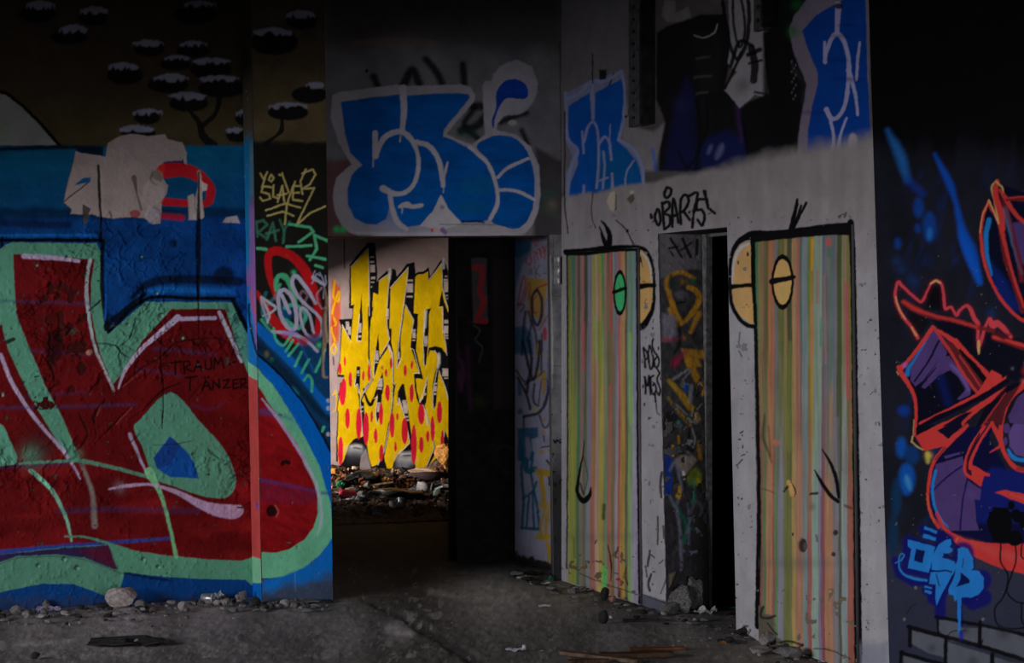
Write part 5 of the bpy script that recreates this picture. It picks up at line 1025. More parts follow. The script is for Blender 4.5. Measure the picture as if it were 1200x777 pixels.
# inside the next room
Pi = fl(640, 666); UI = Pi.dot(DU)-UR; PI_ = plane_u(UI)
vI = uv_of(PI_.one(603.5, CY))[1]; PVI = plane_v(vI)
print('UI', UI, 'vI', vI)
structure(painted('wall_inner', [(PI_, quad(PI_, 603.5, 654, 603.5, 654, 3.2), .7)], IN, M_SPRAY, .12))
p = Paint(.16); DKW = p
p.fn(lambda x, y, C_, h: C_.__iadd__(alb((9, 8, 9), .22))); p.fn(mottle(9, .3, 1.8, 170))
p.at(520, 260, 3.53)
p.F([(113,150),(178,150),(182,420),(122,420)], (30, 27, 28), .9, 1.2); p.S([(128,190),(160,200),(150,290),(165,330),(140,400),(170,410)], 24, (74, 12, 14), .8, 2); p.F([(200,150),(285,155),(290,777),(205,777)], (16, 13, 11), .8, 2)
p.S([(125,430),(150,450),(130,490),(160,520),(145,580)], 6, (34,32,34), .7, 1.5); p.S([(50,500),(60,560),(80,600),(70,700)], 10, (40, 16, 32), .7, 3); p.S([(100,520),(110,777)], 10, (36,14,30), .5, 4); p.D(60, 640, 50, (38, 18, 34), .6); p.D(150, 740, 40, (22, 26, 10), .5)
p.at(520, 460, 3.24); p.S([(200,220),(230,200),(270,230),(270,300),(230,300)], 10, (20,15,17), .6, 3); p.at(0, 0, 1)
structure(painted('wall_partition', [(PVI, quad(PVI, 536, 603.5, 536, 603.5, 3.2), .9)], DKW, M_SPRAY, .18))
vY = uv_of(fl(460, CY+FL*EYE/17.5))[1]; PY = plane_v(vY); print('vY', vY)
structure(painted('wall_beyond', [(PY, quad(PY, 330, 600, 330, 600, 3.4), .8)], YM, M_GLOSS, .2))
uP = uv_of(PB.one(385, CY))[0]
u658 = 0.0
uYl = uv_of(PY.one(330, CY))[0]; uYr = uv_of(PY.one(600, CY))[0]
vN = uv_of(PR.one(1520, CY))[1]
uL = uv_of(PW.one(-160, CY))[0]
vr = REC
# unseen remainder of the building, openings for the daylight, and added shade beams
multi_uv('wall_rear', [(-8.2, -5.8, -16.3, -16.1, 0, CEIL), (-1.0, .3, -16.3, -16.1, 0, CEIL), (-5.8, -1.0, -16.3, -16.1, 0, .8), (-5.8, -1.0, -16.3, -16.1, 2.1, CEIL)], M_CONC)
multi_uv('wall_side', [(-8.3, -8.1, -16.3, -5.6, 0, CEIL), (-8.3, -8.1, -2.0, vr+.3, 0, CEIL), (-8.3, -8.1, -5.6, -2.0, 0, .8), (-8.3, -8.1, -5.6, -2.0, 2.1, CEIL)], M_CONC)
multi_uv('wall_left_far', [(-8.3, uL, vr, vr+.25, -.02, CEIL)], M_CONC)
multi_uv('wall_right_rear', [(0, .262, -16.3, vN, -.02, CEIL)], M_DARK)
multi_uv('shade_beam_rear', [(-8.3, .0, -9.3, -9.0, 1.99, CEIL)], M_CONC)  # added beam out of view, hung low to shade the upper back wall
multi_uv('shade_beam_side', [(-5.3, -5.1, -9.0, vr, 1.92, CEIL)], M_CONC)  # added beam out of view, keeps side light off the upper walls
multi_uv('wall_and_shade_beyond', [(-1.95, -1.75, vr+.31, 5.05, 0, CEIL), (-4.6, -4.4, vr+.3, 3.3, 0, CEIL), (-4.6, -4.4, 5.7, vY+.2, 0, CEIL), (-4.6, -4.4, 3.3, 5.7, 0, .3), (-4.6, -4.4, 3.3, 5.7, 2.0, CEIL), (-.62, -.45, 4.4, vY, 1.87, CEIL),  # the passage stub and the hanging beam are added to block light
    (-4.6, uYl, vY, vY+.2, 0, CEIL), (uYr, 5.2, vY, vY+.2, 0, CEIL), (uYl, uYr, vY, vY+.2, 3.38, CEIL), (5.0, 5.2, -7.2, vY, 0, CEIL), (-4.4, -1.95, vr+.3, vr+.5, 0, CEIL), (.262, 5.0, -7.3, -7.1, 0, CEIL), (.35, 5.0, vr, vr+.2, 0, CEIL), (UI+.12, .8, vI-.3, vI, 0, CEIL), (uv_of(PVI.one(536, CY))[0], UI+.12, vI+.01, vI+.18, 3.18, CEIL)], M_DARK)
multi_uv('ceiling', [(-8.3, 5.2, -16.3, vY+.2, CEIL, CEIL+.2)], M_DARK)
# steel frame of the small doorway
M_STEEL = mat('weathered_grey_paint_on_steel', (.20, .195, .20), .55, .5, 30, .5, .2, spec=.5)
vD = uv_of(PR.one(773, CY))[1]
def frame_member(u0, u1, v0, v1, z0, z1): 
    return (u0, u1, v0, v1, z0, z1)
ztopd = 1.55+(CY-270)/FL*PR.one(800, CY).y
vD2 = uv_of(PR.one(858, CY))[1]
multi_uv('trim_door_frame', [(.262, .300, vD-.055, vD+.03, 0, ztopd), (.272, .31, vD2+.03, vD-.055, ztopd-.02, ztopd+.06)], M_STEEL)

# floor
p = Paint(.08, wob=1.0); FP = p
p.fn(lambda x, y, C_, h: C_.__iadd__(alb((60, 57, 55))))
p.fn(mottle(40, .55, 1.45, 180)); p.fn(mottle(7, .8, 1.2, 181))
for x_, y_, r_, c_, a_ in [(150,722,60,(84,80,84),.7),(40,735,50,(78,74,76),.6),(250,716,60,(82,79,82),.7),(340,712,40,(80,77,79),.6),(400,738,50,(76,73,74),.4),(100,745,40,(84,81,82),.5),(465,737,20,(96,92,92),.6),(590,700,60,(74,71,70),.6),(560,690,50,(66,62,60),.5),(660,700,50,(72,70,66),.5),(720,745,40,(66,64,64),.4),(900,750,60,(62,60,58),.5),(800,725,40,(70,68,66),.5),(60,775,80,(30,29,30),.6),(300,775,100,(40,39,40),.6),(640,775,90,(38,36,36),.6),(850,770,80,(46,44,43),.5)]: p.D(x_, y_, r_, c_, a_)
p.S([(110,752),(140,747),(185,752)], [3,9,3], (12,12,13), .9, 2.5, h=-.01); p.S([(425,702),(470,722),(530,757),(600,802)], [4,7,12,18], (20,19,19), .85, 3, h=-.008); p.S([(455,736),(480,742)], 9, (120,116,116), .6, 4); p.S([(505,693),(540,698),(620,699)], 6, (92,88,86), .5, 4)
p.S([(390,745),(300,748),(250,745)], 8, (34,33,34), .6, 5); p.S([(20,754),(80,752)], 5, (96,92,94), .6, 3)
p.fn(chips(.66, 12, 0, (100, 96, 96), 182, -200, 520, 700, 770)); p.fn(chips(.70, 5, 0, (96, 92, 88), 183)); 
def floorshade(x, y, C_, h):  # passage shade painted into the floor colour
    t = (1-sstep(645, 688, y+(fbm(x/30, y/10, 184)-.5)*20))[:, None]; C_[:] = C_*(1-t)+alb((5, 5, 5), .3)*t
p.fn(floorshade)
p.fn(lambda x, y, C_, h: h.__iadd__(.010*(fbm(x/9, y/4, 185)-.5)+.003*(fbm(x/2.5, y/1.6, 186)-.5)-.004))
FLP = FloorPlane()
M_FLOOR = paint_mat('dusty_concrete_screed', rough=.85, bump=.9, scale=90, lo=.7, spec=.2)
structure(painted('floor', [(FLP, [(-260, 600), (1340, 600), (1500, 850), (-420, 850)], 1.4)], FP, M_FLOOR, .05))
multi_uv('floor_slab', [(-8.3, 5.2, -16.3, vY+.2, -.25, -.022)], mat('shaded_screed', (.005, .005, .005), .9, .5, 3, .6))  # slab colour kept near black to carry the passage shade
# ================================================================== THINGS
def rock_mesh(seed, flat=.6, rough=.28, sub=2, cuts=5):
    rs = random.Random(seed); bm = bmesh.new(); bmesh.ops.create_icosphere(bm, subdivisions=sub, radius=.5)
    off = Vector((rs.uniform(0, 50), rs.uniform(0, 50), rs.uniform(0, 50)))
    from mathutils import noise
    pls = [(Vector((rs.gauss(0, 1), rs.gauss(0, 1), rs.gauss(0, 1))).normalized(), rs.uniform(.26, .42)) for _ in range(cuts)]
    for v in bm.verts:
        for n, d in pls:
            k = v.co.dot(n)-d
            if k > 0: v.co -= n*k
        v.co *= 1+rough*(noise.noise(v.co*3+off))
        v.co.z *= flat
    zm = min(v.co.z for v in bm.verts)
    for v in bm.verts: v.co.z -= zm
    me = bpy.data.meshes.new('rock'); bm.to_mesh(me); bm.free(); return me
def sheet_mesh(seed, w=1, d=1, amp=.15, n=8, th=.02):
    from mathutils import noise
    rs = random.Random(seed); bm = bmesh.new(); bmesh.ops.create_grid(bm, x_segments=n, y_segments=n, size=.5)
    off = Vector((rs.uniform(0, 50), rs.uniform(0, 50), 0))
    for v in bm.verts:
        o = v.co.copy(); r = 1+.35*noise.noise(Vector((math.atan2(o.y, o.x)*1.5, 0, seed)))
        v.co = Vector((o.x*w*r, o.y*d*r, amp*(noise.noise(o*3.2+off)+.5*noise.noise(o*7+off))))
    g = bmesh.ops.extrude_face_region(bm, geom=bm.faces[:])
    for v in [e for e in g['geom'] if isinstance(e, bmesh.types.BMVert)]: v.co.z += th
    zm = min(v.co.z for v in bm.verts)
    for v in bm.verts: v.co.z -= zm
    bmesh.ops.recalc_face_normals(bm, faces=bm.faces[:])
    me = bpy.data.meshes.new('sheet'); bm.to_mesh(me); bm.free(); return me
def lathe_mesh(prof, n=20, dent=0.0, seed=0):
    from mathutils import noise
    bm = bmesh.new(); rings = []
    for r, z in prof:
        rings.append([bm.verts.new((r*math.cos(2*math.pi*k/n), r*math.sin(2*math.pi*k/n), z)) for k in range(n)])
    for a, b in zip(rings, rings[1:]):
        for k in range(n): bm.faces.new((a[k], a[(k+1) % n], b[(k+1) % n], b[k]))
    bm.faces.new(rings[0][::-1]); bm.faces.new(rings[-1])
    if dent:
        for v in bm.verts: v.co *= 1+dent*noise.noise(v.co*14+Vector((seed, 0, 0)))
    for f in bm.faces: f.smooth = True
    me = bpy.data.meshes.new('lathe'); bm.to_mesh(me); bm.free(); return me
def plank_mesh(L, W, H, seed, taper=.0):
    rs = random.Random(seed); bm = bmesh.new(); n = 14; rings = []
    for i in range(n+1):
        t = i/n; x = (t-.5)*L; w = W/2*(1-taper*t)*(1+rs.uniform(-.06, .06)); h = H*(1+rs.uniform(-.05, .05)); dy = rs.uniform(-.002, .002)
        if i in (0, n): x += rs.uniform(-.01, .01)
        c = min(w, h)*.12
        rings.append([bm.verts.new((x, y+dy, z)) for y, z in [(-w+c, 0), (w-c, 0), (w, c), (w, h-c), (w-c, h), (-w+c, h), (-w, h-c), (-w, c)]])
    for a, b in zip(rings, rings[1:]):
        for k in range(8): bm.faces.new((a[k], a[(k+1) % 8], b[(k+1) % 8], b[k]))
    bm.faces.new(rings[0][::-1]); bm.faces.new(rings[-1]); bmesh.ops.recalc_face_normals(bm, faces=bm.faces[:])
    me = bpy.data.meshes.new('plank'); bm.to_mesh(me); bm.free(); return me
def put(name, me, m, loc, scale=(1, 1, 1), rot=(0, 0, 0), label=None, cat=None, group=None, parent=None):
    o = bpy.data.objects.new(name, me); C.objects.link(o)
    if not me.materials: me.materials.append(m)
    elif me.materials[0] != m:
        o.material_slots[0].link = 'OBJECT'; o.material_slots[0].material = m
    o.location = loc; o.scale = scale; o.rotation_euler = rot
    if parent is not None: o.parent = parent
    if label: thing(o, label, cat, group)
    return o
M_PLAS = mat('old_plaster_rubble', (.30, .275, .27), .9, .45, 14, .7)
M_PLAS_D = mat('dusty_grey_rubble', (.16, .15, .15), .92, .5, 14, .7)
M_SOOT = mat('charred_debris', (.03, .028, .027), .9, .5, 16, .6)
M_WHT = mat('dirty_white_paper', (.52, .50, .50), .8, .25, 20, .3)
M_PLASTIC = mat('crushed_clear_plastic', (.42, .45, .50), .3, .3, 25, .3, spec=.6)
M_WOOD = mat('broken_brown_wood', (.07, .040, .026), .8, .5, 22, .6)
M_WOODG = mat('grey_splintered_wood', (.13, .085, .06), .85, .5, 22, .6)
M_RED = mat('faded_red_card', (.42, .035, .055), .7, .4, 12)
M_GREEN = mat('green_plastic', (.03, .20, .08), .5, .4, 12)
M_LILAC = mat('lilac_wrapper', (.34, .30, .48), .5, .35, 24)
M_ORANGE = mat('orange_brown_litter', (.42, .18, .04), .8, .5, 16, .6)
M_RUST = mat('rust_brown_litter', (.14, .05, .022), .85, .5, 16, .6)
M_TAN = mat('tan_cardboard', (.40, .27, .17), .85, .35, 12, .4)
M_BLUE = mat('blue_plastic', (.03, .12, .28), .5, .4, 12)
M_TIN = mat('dull_tin', (.42, .42, .45), .35, .3, 20, .2, .7, spec=.6)
M_TEAL = mat('teal_scrap', (.02, .20, .22), .6, .4, 12)
M_BLACKB = mat('black_refuse_sack', (.012, .012, .014), .4, .5, 20, .6, spec=.5)
rocks = [rock_mesh(i, flat=.35+.08*(i % 6)) for i in range(14)]
rs = random.Random(11)
ADJ = {}
for _m, _a in ((M_PLAS, 'pale'), (M_PLAS_D, 'grey'), (M_SOOT, 'sooty black'), (M_ORANGE, 'orange'), (M_RUST, 'rust-brown'), (M_TAN, 'tan'), (M_BLACKB, 'shiny black')): ADJ[_m.name] = _a

# big fallen lump by the left wall
cl = fl(144, 712)
put('concrete_chunk', rock_mesh(99, flat=.55, rough=.2, sub=3, cuts=10), mat('pinkish_concrete', (.42, .36, .34), .9, .4, 12, .7), cl, (.22, .13, .24), (0, 0, .1), 'largest grey-pink concrete chunk lying on the floor at the foot of the left wall', 'rubble')
put('stone', rock_mesh(98, flat=.6, sub=3, cuts=6), M_PLAS_D, fl(164, 714), (.06, .07, .09), (0, 0, .6), 'brown stone touching the right end of the largest concrete chunk', 'rubble')
# crumbs along the foot of the left wall and pillar
for k in range(260):
    x = rs.uniform(-60, 388); base = 702 if x > 300 else PW.foot(x)
    y = base+3+abs(rs.gauss(0, 1))*11
    if x > 300: y = PB.foot(x)+2+abs(rs.gauss(0, 1))*6
    s = rs.choice([.012, .016, .02, .026, .035, .045, .055])*(1.0 if y < base+18 else .6)
    m = rs.choice([M_PLAS, M_PLAS, M_PLAS_D, M_PLAS_D, M_SOOT])
    side_ = 'left wall' if x < 300 else 'graffitied pillar'
    put('plaster_crumb', rocks[k % 14], m, fl(x, y), (s*rs.uniform(.8, 1.7), s, s*rs.uniform(.6, 1.6)), (0, 0, rs.uniform(0, 6.3)),
        ADJ[m.name]+' plaster crumb among the litter along the foot of the '+side_, 'rubble', ADJ[m.name]+' plaster crumbs at the foot of the '+side_)
for (x, y, sx, sy, sz, i) in [(55,713,.09,.05,.05,2),(20,721,.085,.06,.055,4),(285,704,.07,.06,.06,5),(262,704,.05,.05,.03,7)]:
    lab = {2: 'pale wedge of plaster left of the lilac wrapper', 4: 'squarish grey block at the far left foot of the left wall', 5: 'rounded grey stone beside the lit corner of the pillar', 7: 'flat stone just left of the rounded stone near the pillar'}[i]
    put('plaster_lump', rock_mesh(200+i, .8), M_PLAS_D, fl(x, y), (sx, sy, sz*1.3), (0, 0, i), lab, 'rubble')
put('candy_wrapper', sheet_mesh(5, amp=.5), M_LILAC, fl(57, 717), (.12, .07, .05), (0, 0, .3), 'crumpled lilac wrapper on the floor near the left wall', 'litter')
for i, (x, y, sx) in enumerate([(332, 705, .16), (352, 706.5, .2), (312, 708, .13)]):
    put('plaster_slab', sheet_mesh(20+i, amp=.14, th=.07), M_PLAS_D, fl(x, y), (sx, .09, .09), (0, 0, rs.uniform(-.3, .3)),
        ['middle of three flat plaster flakes leaning at the foot of the pillar', 'rightmost and widest flat plaster flake at the foot of the pillar', 'leftmost flat plaster flake at the foot of the pillar'][i], 'rubble')
# tin lying by the wall
t = empty('tin_can', fl(243, 707), 'dented pale tin can lying by the foot of the left wall', 'can')
t.rotation_euler = (math.pi/2, 0, 1.35); t.location.z = .028
put('can_body', lathe_mesh([(.022, -.035), (.028, -.032), (.028, .03), (.027, .033)], dent=.05), M_TIN, (0, 0, 0), parent=t)
put('can_rim', lathe_mesh([(.029, .031), (.030, .034), (.029, .037), (.024, .037), (.023, .033)]), M_WHT, (0, 0, 0), parent=t)
put('plastic_wrapper', sheet_mesh(9, amp=.5), M_PLASTIC, fl(257, 702), (.05, .05, .07), (.3, 0, .9), 'bluish crumpled plastic scrap right of the tin can', 'litter')
put('ash_clump', sheet_mesh(31, amp=.5, th=.1), M_SOOT, fl(148, 755), (.36, .2, .05), (0, 0, .1), 'long black heap of ash on the open floor before the left wall', 'debris')
put('plaster_lump', rock_mesh(301, .8), M_PLAS, fl(160, 755), (.035, .03, .04), (0, 0, 1), 'single pale stone standing in the black ash clump', 'rubble')
put('plaster_lump', rock_mesh(302, .7), M_SOOT, fl(42, 772), (.055, .04, .05), (0, 0, 1), 'dark clod on the floor at the lower left of the photo', 'rubble')
# crumbs along the foot of the right wall
for k in range(170):
    x = rs.uniform(664, 1060); y = PR.foot(x)+2+abs(rs.gauss(0, 1))*8
    if 781 < x < 863: y += rs.uniform(-12, 4)
    s = rs.choice([.012, .016, .02, .026, .036, .045]); m = rs.choice([M_PLAS, M_PLAS_D, M_PLAS_D, M_SOOT])
    put('plaster_crumb', rocks[(k*3) % 14], m, fl(x, y), (s*rs.uniform(.8, 1.6), s, s*rs.uniform(.5, 1.2)), (0, 0, rs.uniform(0, 6.3)), ADJ[m.name]+' plaster crumb among the litter along the foot of the whitewashed right wall', 'rubble', ADJ[m.name]+' plaster crumbs at the foot of the right wall')
# scattered over the open floor
for k in range(120):
    x = rs.uniform(20, 1000); y = rs.uniform(715, 790) if x < 640 else rs.uniform(PR.foot(x)+8, PR.foot(x)+60)
    s = rs.choice([.006, .008, .011, .015]); put('floor_chip', rocks[(k*5) % 14], rs.choice([M_PLAS, M_PLAS_D]), fl(x, y), (s*1.5, s, s*.7), (0, 0, rs.uniform(0, 6)), 'tiny loose stone chip lying on the open concrete floor', 'rubble', 'loose chips on the open floor')
# rubble by the foot of the wall in the passage
for k in range(34):
    x = rs.uniform(602, 660); y = 664+(x-603)*.42+rs.uniform(-4, 12)
    s = rs.choice([.02, .03, .04, .055, .07]); put('rubble_piece', rocks[(k*5+1) % 14], rs.choice([M_PLAS_D, M_SOOT, M_SOOT]), fl(x, y), (s*1.4, s, s*.8), (0, 0, rs.uniform(0, 6)), 'broken piece in the rubble where the passage wall meets the floor', 'rubble', 'rubble by the passage wall')
put('broken_tile', sheet_mesh(41, amp=.1, th=.09), M_WHT, fl(633, 684), (.11, .07, .07), (0, 0, .2), 'pale broken tile by the foot of the passage jamb', 'rubble')
put('broken_tile', sheet_mesh(42, amp=.1, th=.2), M_PLAS, fl(616, 679), (.08, .06, .07), (0, 0, 1), 'greyish tile fragment left of the pale broken tile in the passage', 'rubble')
put('plastic_scrap', sheet_mesh(43, amp=.4), M_GREEN, fl(645, 681), (.04, .04, .05), (0, 0, 1), 'green plastic scrap by the foot of the passage jamb', 'litter')
put('paper_scrap', sheet_mesh(44, amp=.2), M_WHT, fl(675, 689), (.05, .035, .03), (0, 0, 1), 'small white paper scrap at the lower left corner of the left striped door', 'litter')
put('paper_scrap', sheet_mesh(45, amp=.3), M_WHT, fl(638, 711), (.07, .04, .035), (0, 0, .2), 'pale paper scrap alone on the floor left of the left striped door', 'litter')
put('leaf', sheet_mesh(46, amp=.3), mat('yellow_green_leaf', (.30, .34, .10), .7), fl(558, 700), (.04, .03, .02), (0, 0, .9), 'small yellow-green leaf on the passage floor', 'leaf')
put('brick_stub', rock_mesh(310, .9, .15), M_SOOT, fl(709, 704), (.06, .05, .09), (0, 0, .5), 'dark stub of brick standing against the left striped door', 'rubble')
put('brick_fragment', rock_mesh(311, .7, .15), mat('pink_brick', (.36, .17, .15), .9), fl(718, 706), (.07, .05, .06), (0, 0, 1.2), 'pink brick fragment against the left striped door', 'rubble')
put('brick_fragment', rock_mesh(312, .8, .15), M_SOOT, fl(707, 731), (.07, .06, .10), (0, 0, 1.2), 'black upright lump on the floor before the left striped door', 'rubble')
put('pebble', rock_mesh(313, .8), M_WHT, fl(716, 725), (.02, .02, .025), (0, 0, 0), 'small white pebble right of the black upright lump', 'stone')
# crushed bottle on the open floor
t = empty('plastic_bottle', fl(603, 763), 'crushed clear plastic bottle with white cap lying on the open floor', 'bottle'); t.rotation_euler = (0, 0, .2)
put('bottle_body', sheet_mesh(47, amp=.5, th=.12), M_PLASTIC, (0, 0, 0), (.085, .04, .028), parent=t)
o = put('bottle_cap', lathe_mesh([(.012, -.008), (.0135, -.007), (.0135, .007), (.011, .009)]), M_WHT, (.05, .01, .0145), parent=t); o.rotation_euler = (math.pi/2, .1, 1.2)
# broken laths
w0 = fl(720, 768)
put('wooden_lath', plank_mesh(.42, .055, .018, 1, .3), M_WOODG, fl(703, 772)+Vector((0, 0, .0)), (1, 1, 1), (0, 0, -.62), 'pale splintered lath pointing to the lower right of the photo', 'wood')
put('wooden_lath', plank_mesh(.34, .07, .022, 2, .1), M_WOOD, fl(741, 770)+Vector((.02, 0, .0)), (1, 1, 1), (0, 0, .12), 'reddish brown broken board lying right of the pale splintered lath', 'wood')
put('wooden_lath', plank_mesh(.20, .04, .018, 3, .4), M_WOOD, fl(690, 777), (1, 1, 1), (0, 0, .15), 'short dark wood splinter left of the pale splintered lath', 'wood')
put('wooden_lath', plank_mesh(.26, .035, .014, 4, .5), M_RUST, fl(770, 762), (1, 1, 1), (0, 0, .1), 'thin rust-brown splinter farther right than the broken board', 'wood')
put('wooden_lath', plank_mesh(.24, .03, .012, 5, .5), M_SOOT, fl(755, 728), (1, 1, 1), (0, 0, .08), 'thin black splinter lying before the doorway', 'wood')
# doorway litter
for (x, y, sx, sy, sz, m, lab) in [(797, 719, .19, .10, .16, M_PLAS_D, 'large rounded plaster lump leaning in the doorway reveal'), (816, 718, .12, .08, .22, M_PLAS_D, 'tall brown lump right of the rounded plaster lump in the doorway'), (786, 720, .12, .08, .08, M_PLAS_D, 'low plaster lump at the left foot of the doorway')]:
    put('plaster_lump', rock_mesh(int(x), .95, .35, 3, 4), m, fl(x, y), (sx, sy, sz), (0, 0, x), lab, 'rubble')
put('crumpled_paper', sheet_mesh(50, amp=.6), M_WHT, fl(828, 722), (.10, .06, .06), (0, 0, .3), 'crumpled white paper on the doorway threshold', 'litter')
put('green_shard', sheet_mesh(51, amp=.3), M_GREEN, fl(820, 713), (.05, .03, .04), (0, 0, .3), 'green shard just behind the crumpled white paper', 'litter')
put('green_strip', plank_mesh(.20, .02, .01, 6), M_GREEN, fl(848, 713), (1, 1, 1), (0, 0, .1), 'thin green strip on the floor inside the dark doorway', 'litter')
put('orange_scrap', sheet_mesh(52, amp=.5), M_ORANGE, fl(847, 755), (.025, .025, .03), (0, 0, .3), 'orange scrap on the floor before the pier right of the doorway', 'litter')
for i, (x, y, sx, sy, sz) in enumerate([(872, 746, .10, .07, .05), (900, 757, .16, .08, .09), (925, 772, .14, .08, .07), (891, 765, .13, .09, .04)]):
    put('mortar_lump', rock_mesh(400+i, .8, .4, 3, 3), [M_SOOT, M_PLAS, M_PLAS_D, M_PLAS][i], fl(x, y), (sx, sy, sz), (0, 0, i*1.3),
        ['sooty mortar lump at the foot of the pier beside the doorway', 'pale mortar lump at the lower left corner of the right striped door', 'grey mortar lump under the middle of the right striped door', 'flat mortar lump lying in front of the pale one by the right striped door'][i], 'rubble')

# hinge left on the passage frame
h0 = PW.one(654, 317); t = empty('door_hinge', h0-DV*.0+Vector((0, 0, 0)), 'old steel door hinge on the frame left of the left striped door', 'hinge')
def local_uv(name, b, m, par, org):
    me = box_mesh(name, (b[0], b[2], b[4]), (b[1], b[3], b[5]), .002)
    for v in me.vertices: v.co = DU*v.co.x+DV*v.co.y+Vector((0, 0, v.co.z))
    return put(name, me, m, (0, 0, 0), parent=par)
M_HING = mat('worn_steel', (.42, .41, .40), .4, .4, 30, .4, .6, spec=.6)
local_uv('hinge_leaf', (-.030, -.004, -.006, 0, -.085, .085), M_HING, t, h0)
local_uv('hinge_leaf', (.006, .022, -.012, 0, -.08, .08), M_SOOT, t, h0)
o = put('hinge_knuckle', lathe_mesh([(.008, -.09), (.010, -.085), (.010, -.03), (.008, -.028), (.010, -.026), (.010, .03), (.008, .032), (.010, .034), (.010, .085), (.008, .09)], 12), M_HING, -DV*.012+DU*.0, parent=t)
# rusted steel angle rails high on the right wall
M_RAIL = mat('grimy_grey_steel', (.10, .095, .10), .6, .5, 25, .5, .3)
def rail(px0, px1, pxd, y1, lab):
    a = PR.one(px0, y1); zt = CEIL; u0, v0 = uv_of(a); u1, v1 = uv_of(PR.one(px1, y1)); u2, v2 = uv_of(PR.one(pxd, y1))
    t = empty('steel_channel', rw(0, v0, a.z), lab, 'rail')
    def seg(nm, ua, ub, va, vb, z0, z1, m):
        me = box_mesh(nm, (ua, va-v0, z0-a.z), (ub, vb-v0, z1-a.z), .003)
        for v in me.vertices: v.co = DU*v.co.x+DV*v.co.y+Vector((0, 0, v.co.z))
        return put(nm, me, m, (0, 0, 0), parent=t)
    seg('face_plate', -.03, 0, v1, v0, a.z, zt, M_RAIL)
    seg('side_flange', -.09, -.001, v2+.0, v2+.02, a.z-.005, zt, M_SOOT); seg('web', -.022, -.001, v2+.02, v1, a.z-.005, zt, M_SOOT)
    n = int((zt-a.z)/.07)
    for k in range(min(n, 22)):
        z = a.z+.05+k*.07; vm = (v0+v1)/2
        me = box_mesh('bolt', (-.037, vm-v0-.012, z-a.z-.008), (-.03, vm-v0+.012, z-a.z+.008), .002)
        for v in me.vertices: v.co = DU*v.co.x+DV*v.co.y+Vector((0, 0, v.co.z))
        put('rivet', me, M_SOOT, (0, 0, 0), parent=t)
rail(742, 755, 768, 150, 'dark steel channel fixed high on the right wall left of the black painted figure')
rail(889, 901, 912, 38, 'dark steel channel fixed high on the right wall above the right striped door')

# ------------------------------------------------------------------ rubbish heap in the room beyond
HU0, HU1, HV0 = -1.1, 2.6, 4.0
def hz(u, v):
    t = max(0, min(1, (v-HV0)/(vY-HV0))); from mathutils import noise
    r = .07*t**.5+.19*t*t + .14*max(0, min(1, (u-1.0)/.45))*t+.05*max(0, min(1, (.55-u)/.3))*t
    return max(0, r*(1+.25*noise.noise(Vector((u*2.2, v*2.2, 0))))+.035*noise.noise(Vector((u*6, v*6, 3)))*min(1, t*4))
bm = bmesh.new(); nu, nv = 150, 80; g = []
for j in range(nv+1):
    row = []
    for i in range(nu+1):
        u = HU0+(HU1-HU0)*i/nu; v = HV0+(vY-.01-HV0)*j/nv
        from mathutils import noise
        z = hz(u, v)+.02*noise.noise(Vector((u*22, v*22, 1)))*min(1, (v-HV0)*3); 
        row.append(bm.verts.new(rw(u, v, max(z, .001) if j else -.01)))
    g.append(row)
for j in range(nv):
    for i in range(nu): bm.faces.new((g[j][i], g[j][i+1], g[j+1][i+1], g[j+1][i]))
me = bpy.data.meshes.new('rubbish_heap'); bm.to_mesh(me); bm.free()
M_HEAP = mat('mixed_dirt_and_litter', (.05, .035, .028), .9, .7, 30, 1.0, col2=(.16, .10, .07), dist=.02)
hp = new_obj('rubbish_heap', me, None, M_HEAP); thing(hp, 'low heap of fine dirt and litter under the yellow lettering', 'rubble heap'); hp['kind'] = 'stuff'
def heap_hit(px, py):
    d = Vector(((px-CX)/FL, 1, -(py-CY)/FL)); y = 13.0
    while y < 18.2:
        p = Vector((0, 0, EYE))+d*y; u, v = uv_of(p)
        if v >= HV0-.3 and p.z <= (hz(u, v) if v > HV0 else 0): return p
        y += .01
    return Vector((0, 0, EYE))+d*17.2
H = lambda x, y: heap_hit(380+x/7.5, 520+y/7.5)
def hput(nm, me, m, x, y, sc_, rot, lab, cat, sink=.006, group=None):
    p = H(x, y); return put(nm, me, m, (p.x, p.y, p.z-sink), sc_, rot, lab, cat, group)
hput('white_cup', lathe_mesh([(.028, 0), (.034, .005), (.036, .08), (.034, .083)], dent=.08), M_TAN, 272, 268, (1.0, 1.0, .9), (.1, .1, 0), 'pale upright cup on the left of the heap', 'cup')
t = empty('paper_roll', H(885, 412)+Vector((0, 0, .03)), 'white roll lying on the right side of the heap', 'roll'); t.rotation_euler = (0, math.pi/2+.12, -.1)
put('roll_body', lathe_mesh([(.02, -.07), (.042, -.07), (.042, .06), (.02, .06)], dent=.04), M_PLAS, (0, 0, 0), parent=t)
put('roll_end', lathe_mesh([(.01, .058), (.045, .058), (.048, .068), (.04, .075)], dent=.05), M_PLAS_D, (0, 0, 0), parent=t)
hput('plastic_disc', lathe_mesh([(.03, 0), (.055, .004), (.058, .02), (.05, .03), (.02, .034)], dent=.08), mat('murky_green_white_plastic', (.30, .36, .32), .5), 1005, 455, (1, 1, 1), (1.1, .2, .3), 'round murky plastic tub lid tilted towards us at the right of the heap', 'plastic piece', 0)
hput('plastic_sheet', sheet_mesh(60, amp=.35), M_PLASTIC, 1085, 395, (.22, .12, .10), (0, 0, .2), 'crumpled translucent plastic at the right end of the heap', 'litter')
hput('drink_carton', box_mesh('c', (-.075, -.04, 0), (.075, .04, .05), .008), M_RED, 205, 455, (1, 1, 1), (.2, .15, .35), 'flattened red and pink drink carton on the lower left of the heap', 'carton')
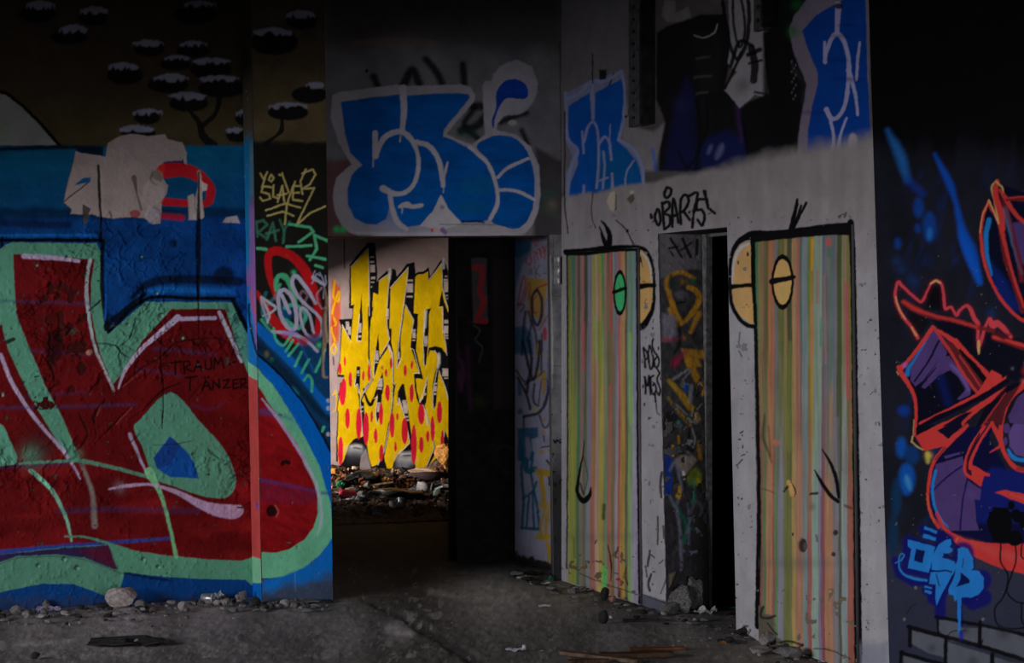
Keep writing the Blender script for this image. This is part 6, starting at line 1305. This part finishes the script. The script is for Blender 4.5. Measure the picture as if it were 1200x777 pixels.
hput('paper_sheet', sheet_mesh(61, amp=.2), M_WHT, 185, 490, (.12, .06, .04), (.2, 0, -.2), 'white paper scrap just under the red carton', 'litter')
hput('wooden_stick', plank_mesh(.42, .016, .014, 7), M_TAN, 400, 405, (1, 1, 1), (0, -.12, .28), 'thin tan stick lying across the middle of the heap', 'wood', -.03)
hput('cardboard_wedge', sheet_mesh(62, amp=.25, th=.05), M_PLASTIC, 715, 290, (.12, .07, .16), (.6, 0, .5), 'pale grey crumpled card in the middle of the heap top', 'litter')
hput('crumpled_paper', sheet_mesh(63, amp=.5), M_TAN, 620, 300, (.09, .07, .12), (0, .3, .5), 'cream crumpled paper left of the pale grey card', 'litter')
hput('rolled_carpet', lathe_mesh([(.02, -.19), (.045, -.18), (.052, 0), (.047, .17), (.02, .19)], dent=.25, seed=4), mat('mauve_brown_cloth', (.06, .036, .04), .9), 875, 320, (1, 1, 1), (0, math.pi/2, .05), 'long mauve-brown rolled cloth on the right of the heap', 'cloth', -.02)
hput('tan_cloth', rock_mesh(70, .6, .4, 3, 2), M_TAN, 890, 262, (.34, .12, .09), (0, 0, 0), 'tan cloth bundle lying behind the mauve rolled cloth', 'cloth')
hput('black_sack', rock_mesh(71, .8, .5, 3, 2), M_BLACKB, 360, 350, (.34, .22, .17), (0, 0, .3), 'black refuse sack on the left of the heap', 'bag', .03)
hput('black_sack', rock_mesh(72, .8, .5, 3, 2), M_BLACKB, 640, 470, (.5, .22, .12), (0, 0, .0), 'wide black refuse sack low in the middle of the heap', 'bag', .03)
hput('orange_bag', rock_mesh(73, .9, .5, 3, 2), M_ORANGE, 1050, 210, (.20, .14, .26), (0, 0, .2), 'orange and black crumpled bag highest on the right of the heap', 'bag', .02)
hput('teal_scrap', sheet_mesh(64, amp=.4), M_TEAL, 1010, 200, (.07, .05, .08), (.8, 0, .4), 'teal scrap stuck to the orange bag', 'litter', -.07)
hput('metal_can', lathe_mesh([(.024, 0), (.028, .004), (.028, .08), (.024, .085)], dent=.04), M_TIN, 668, 555, (1, 1, 1), (0, .1, 0), 'shiny upright tin at the front edge of the heap', 'can')
hput('metal_can', lathe_mesh([(.03, 0), (.034, .004), (.034, .05), (.03, .055)], dent=.1), M_PLAS, 600, 555, (1, 1, 1), (0, .1, 0), 'squat pale tin left of the shiny tin', 'can')
hput('leafy_scrap', sheet_mesh(65, amp=.5), M_GREEN, 130, 385, (.07, .05, .10), (.5, 0, .4), 'green scrap at the left edge of the heap', 'litter')
hput('blue_grey_rag', rock_mesh(74, .7, .5, 3, 2), M_PLAS_D, 345, 480, (.10, .08, .10), (0, 0, .2), 'blue-grey rag right of the red carton', 'cloth')
sh = [sheet_mesh(80+i, amp=.3+.05*(i % 4), n=5, th=.05) for i in range(8)]; rk = [rock_mesh(500+i, .7, .4, 1, 3) for i in range(8)]
rows = [('upper', 200, 340, [M_ORANGE, M_RUST, M_TAN, M_RUST, M_RUST, M_ORANGE, M_SOOT, M_SOOT]), ('middle', 300, 480, [M_RUST, M_SOOT, M_SOOT, M_PLAS_D, M_RUST, M_BLACKB, M_SOOT]), ('lower front', 440, 640, [M_SOOT, M_SOOT, M_SOOT, M_PLAS_D, M_PLAS_D, M_BLACKB])]  # lower front mix darkest: the heap's shade put into scrap colours
for (rn, y0, y1, ms), nn in zip(rows, (150, 120, 130)):
    for k in range(nn):
        x = rs.uniform(60, 1150); y = rs.uniform(y0, y1)+(60 if x < 900 and rn == 'upper' else 0)
        s = rs.choice([.02, .03, .04, .055, .075]) if rn != 'lower front' else rs.choice([.015, .02, .03, .045])
        me = (sh if rs.random() < .5 else rk)[rs.randrange(8)]
        m = rs.choice(ms); hput('heap_scrap', me, m, x, y, (s*rs.uniform(.8, 1.8), s, s*rs.uniform(.7, 1.6)), (rs.uniform(-.6, .6), rs.uniform(-.6, .6), rs.uniform(0, 6.3)),
             'small %s scrap in the %s part of the rubbish heap' % (ADJ[m.name], rn), 'litter', .005, 'small %s scraps in the %s part of the heap' % (ADJ[m.name], rn))
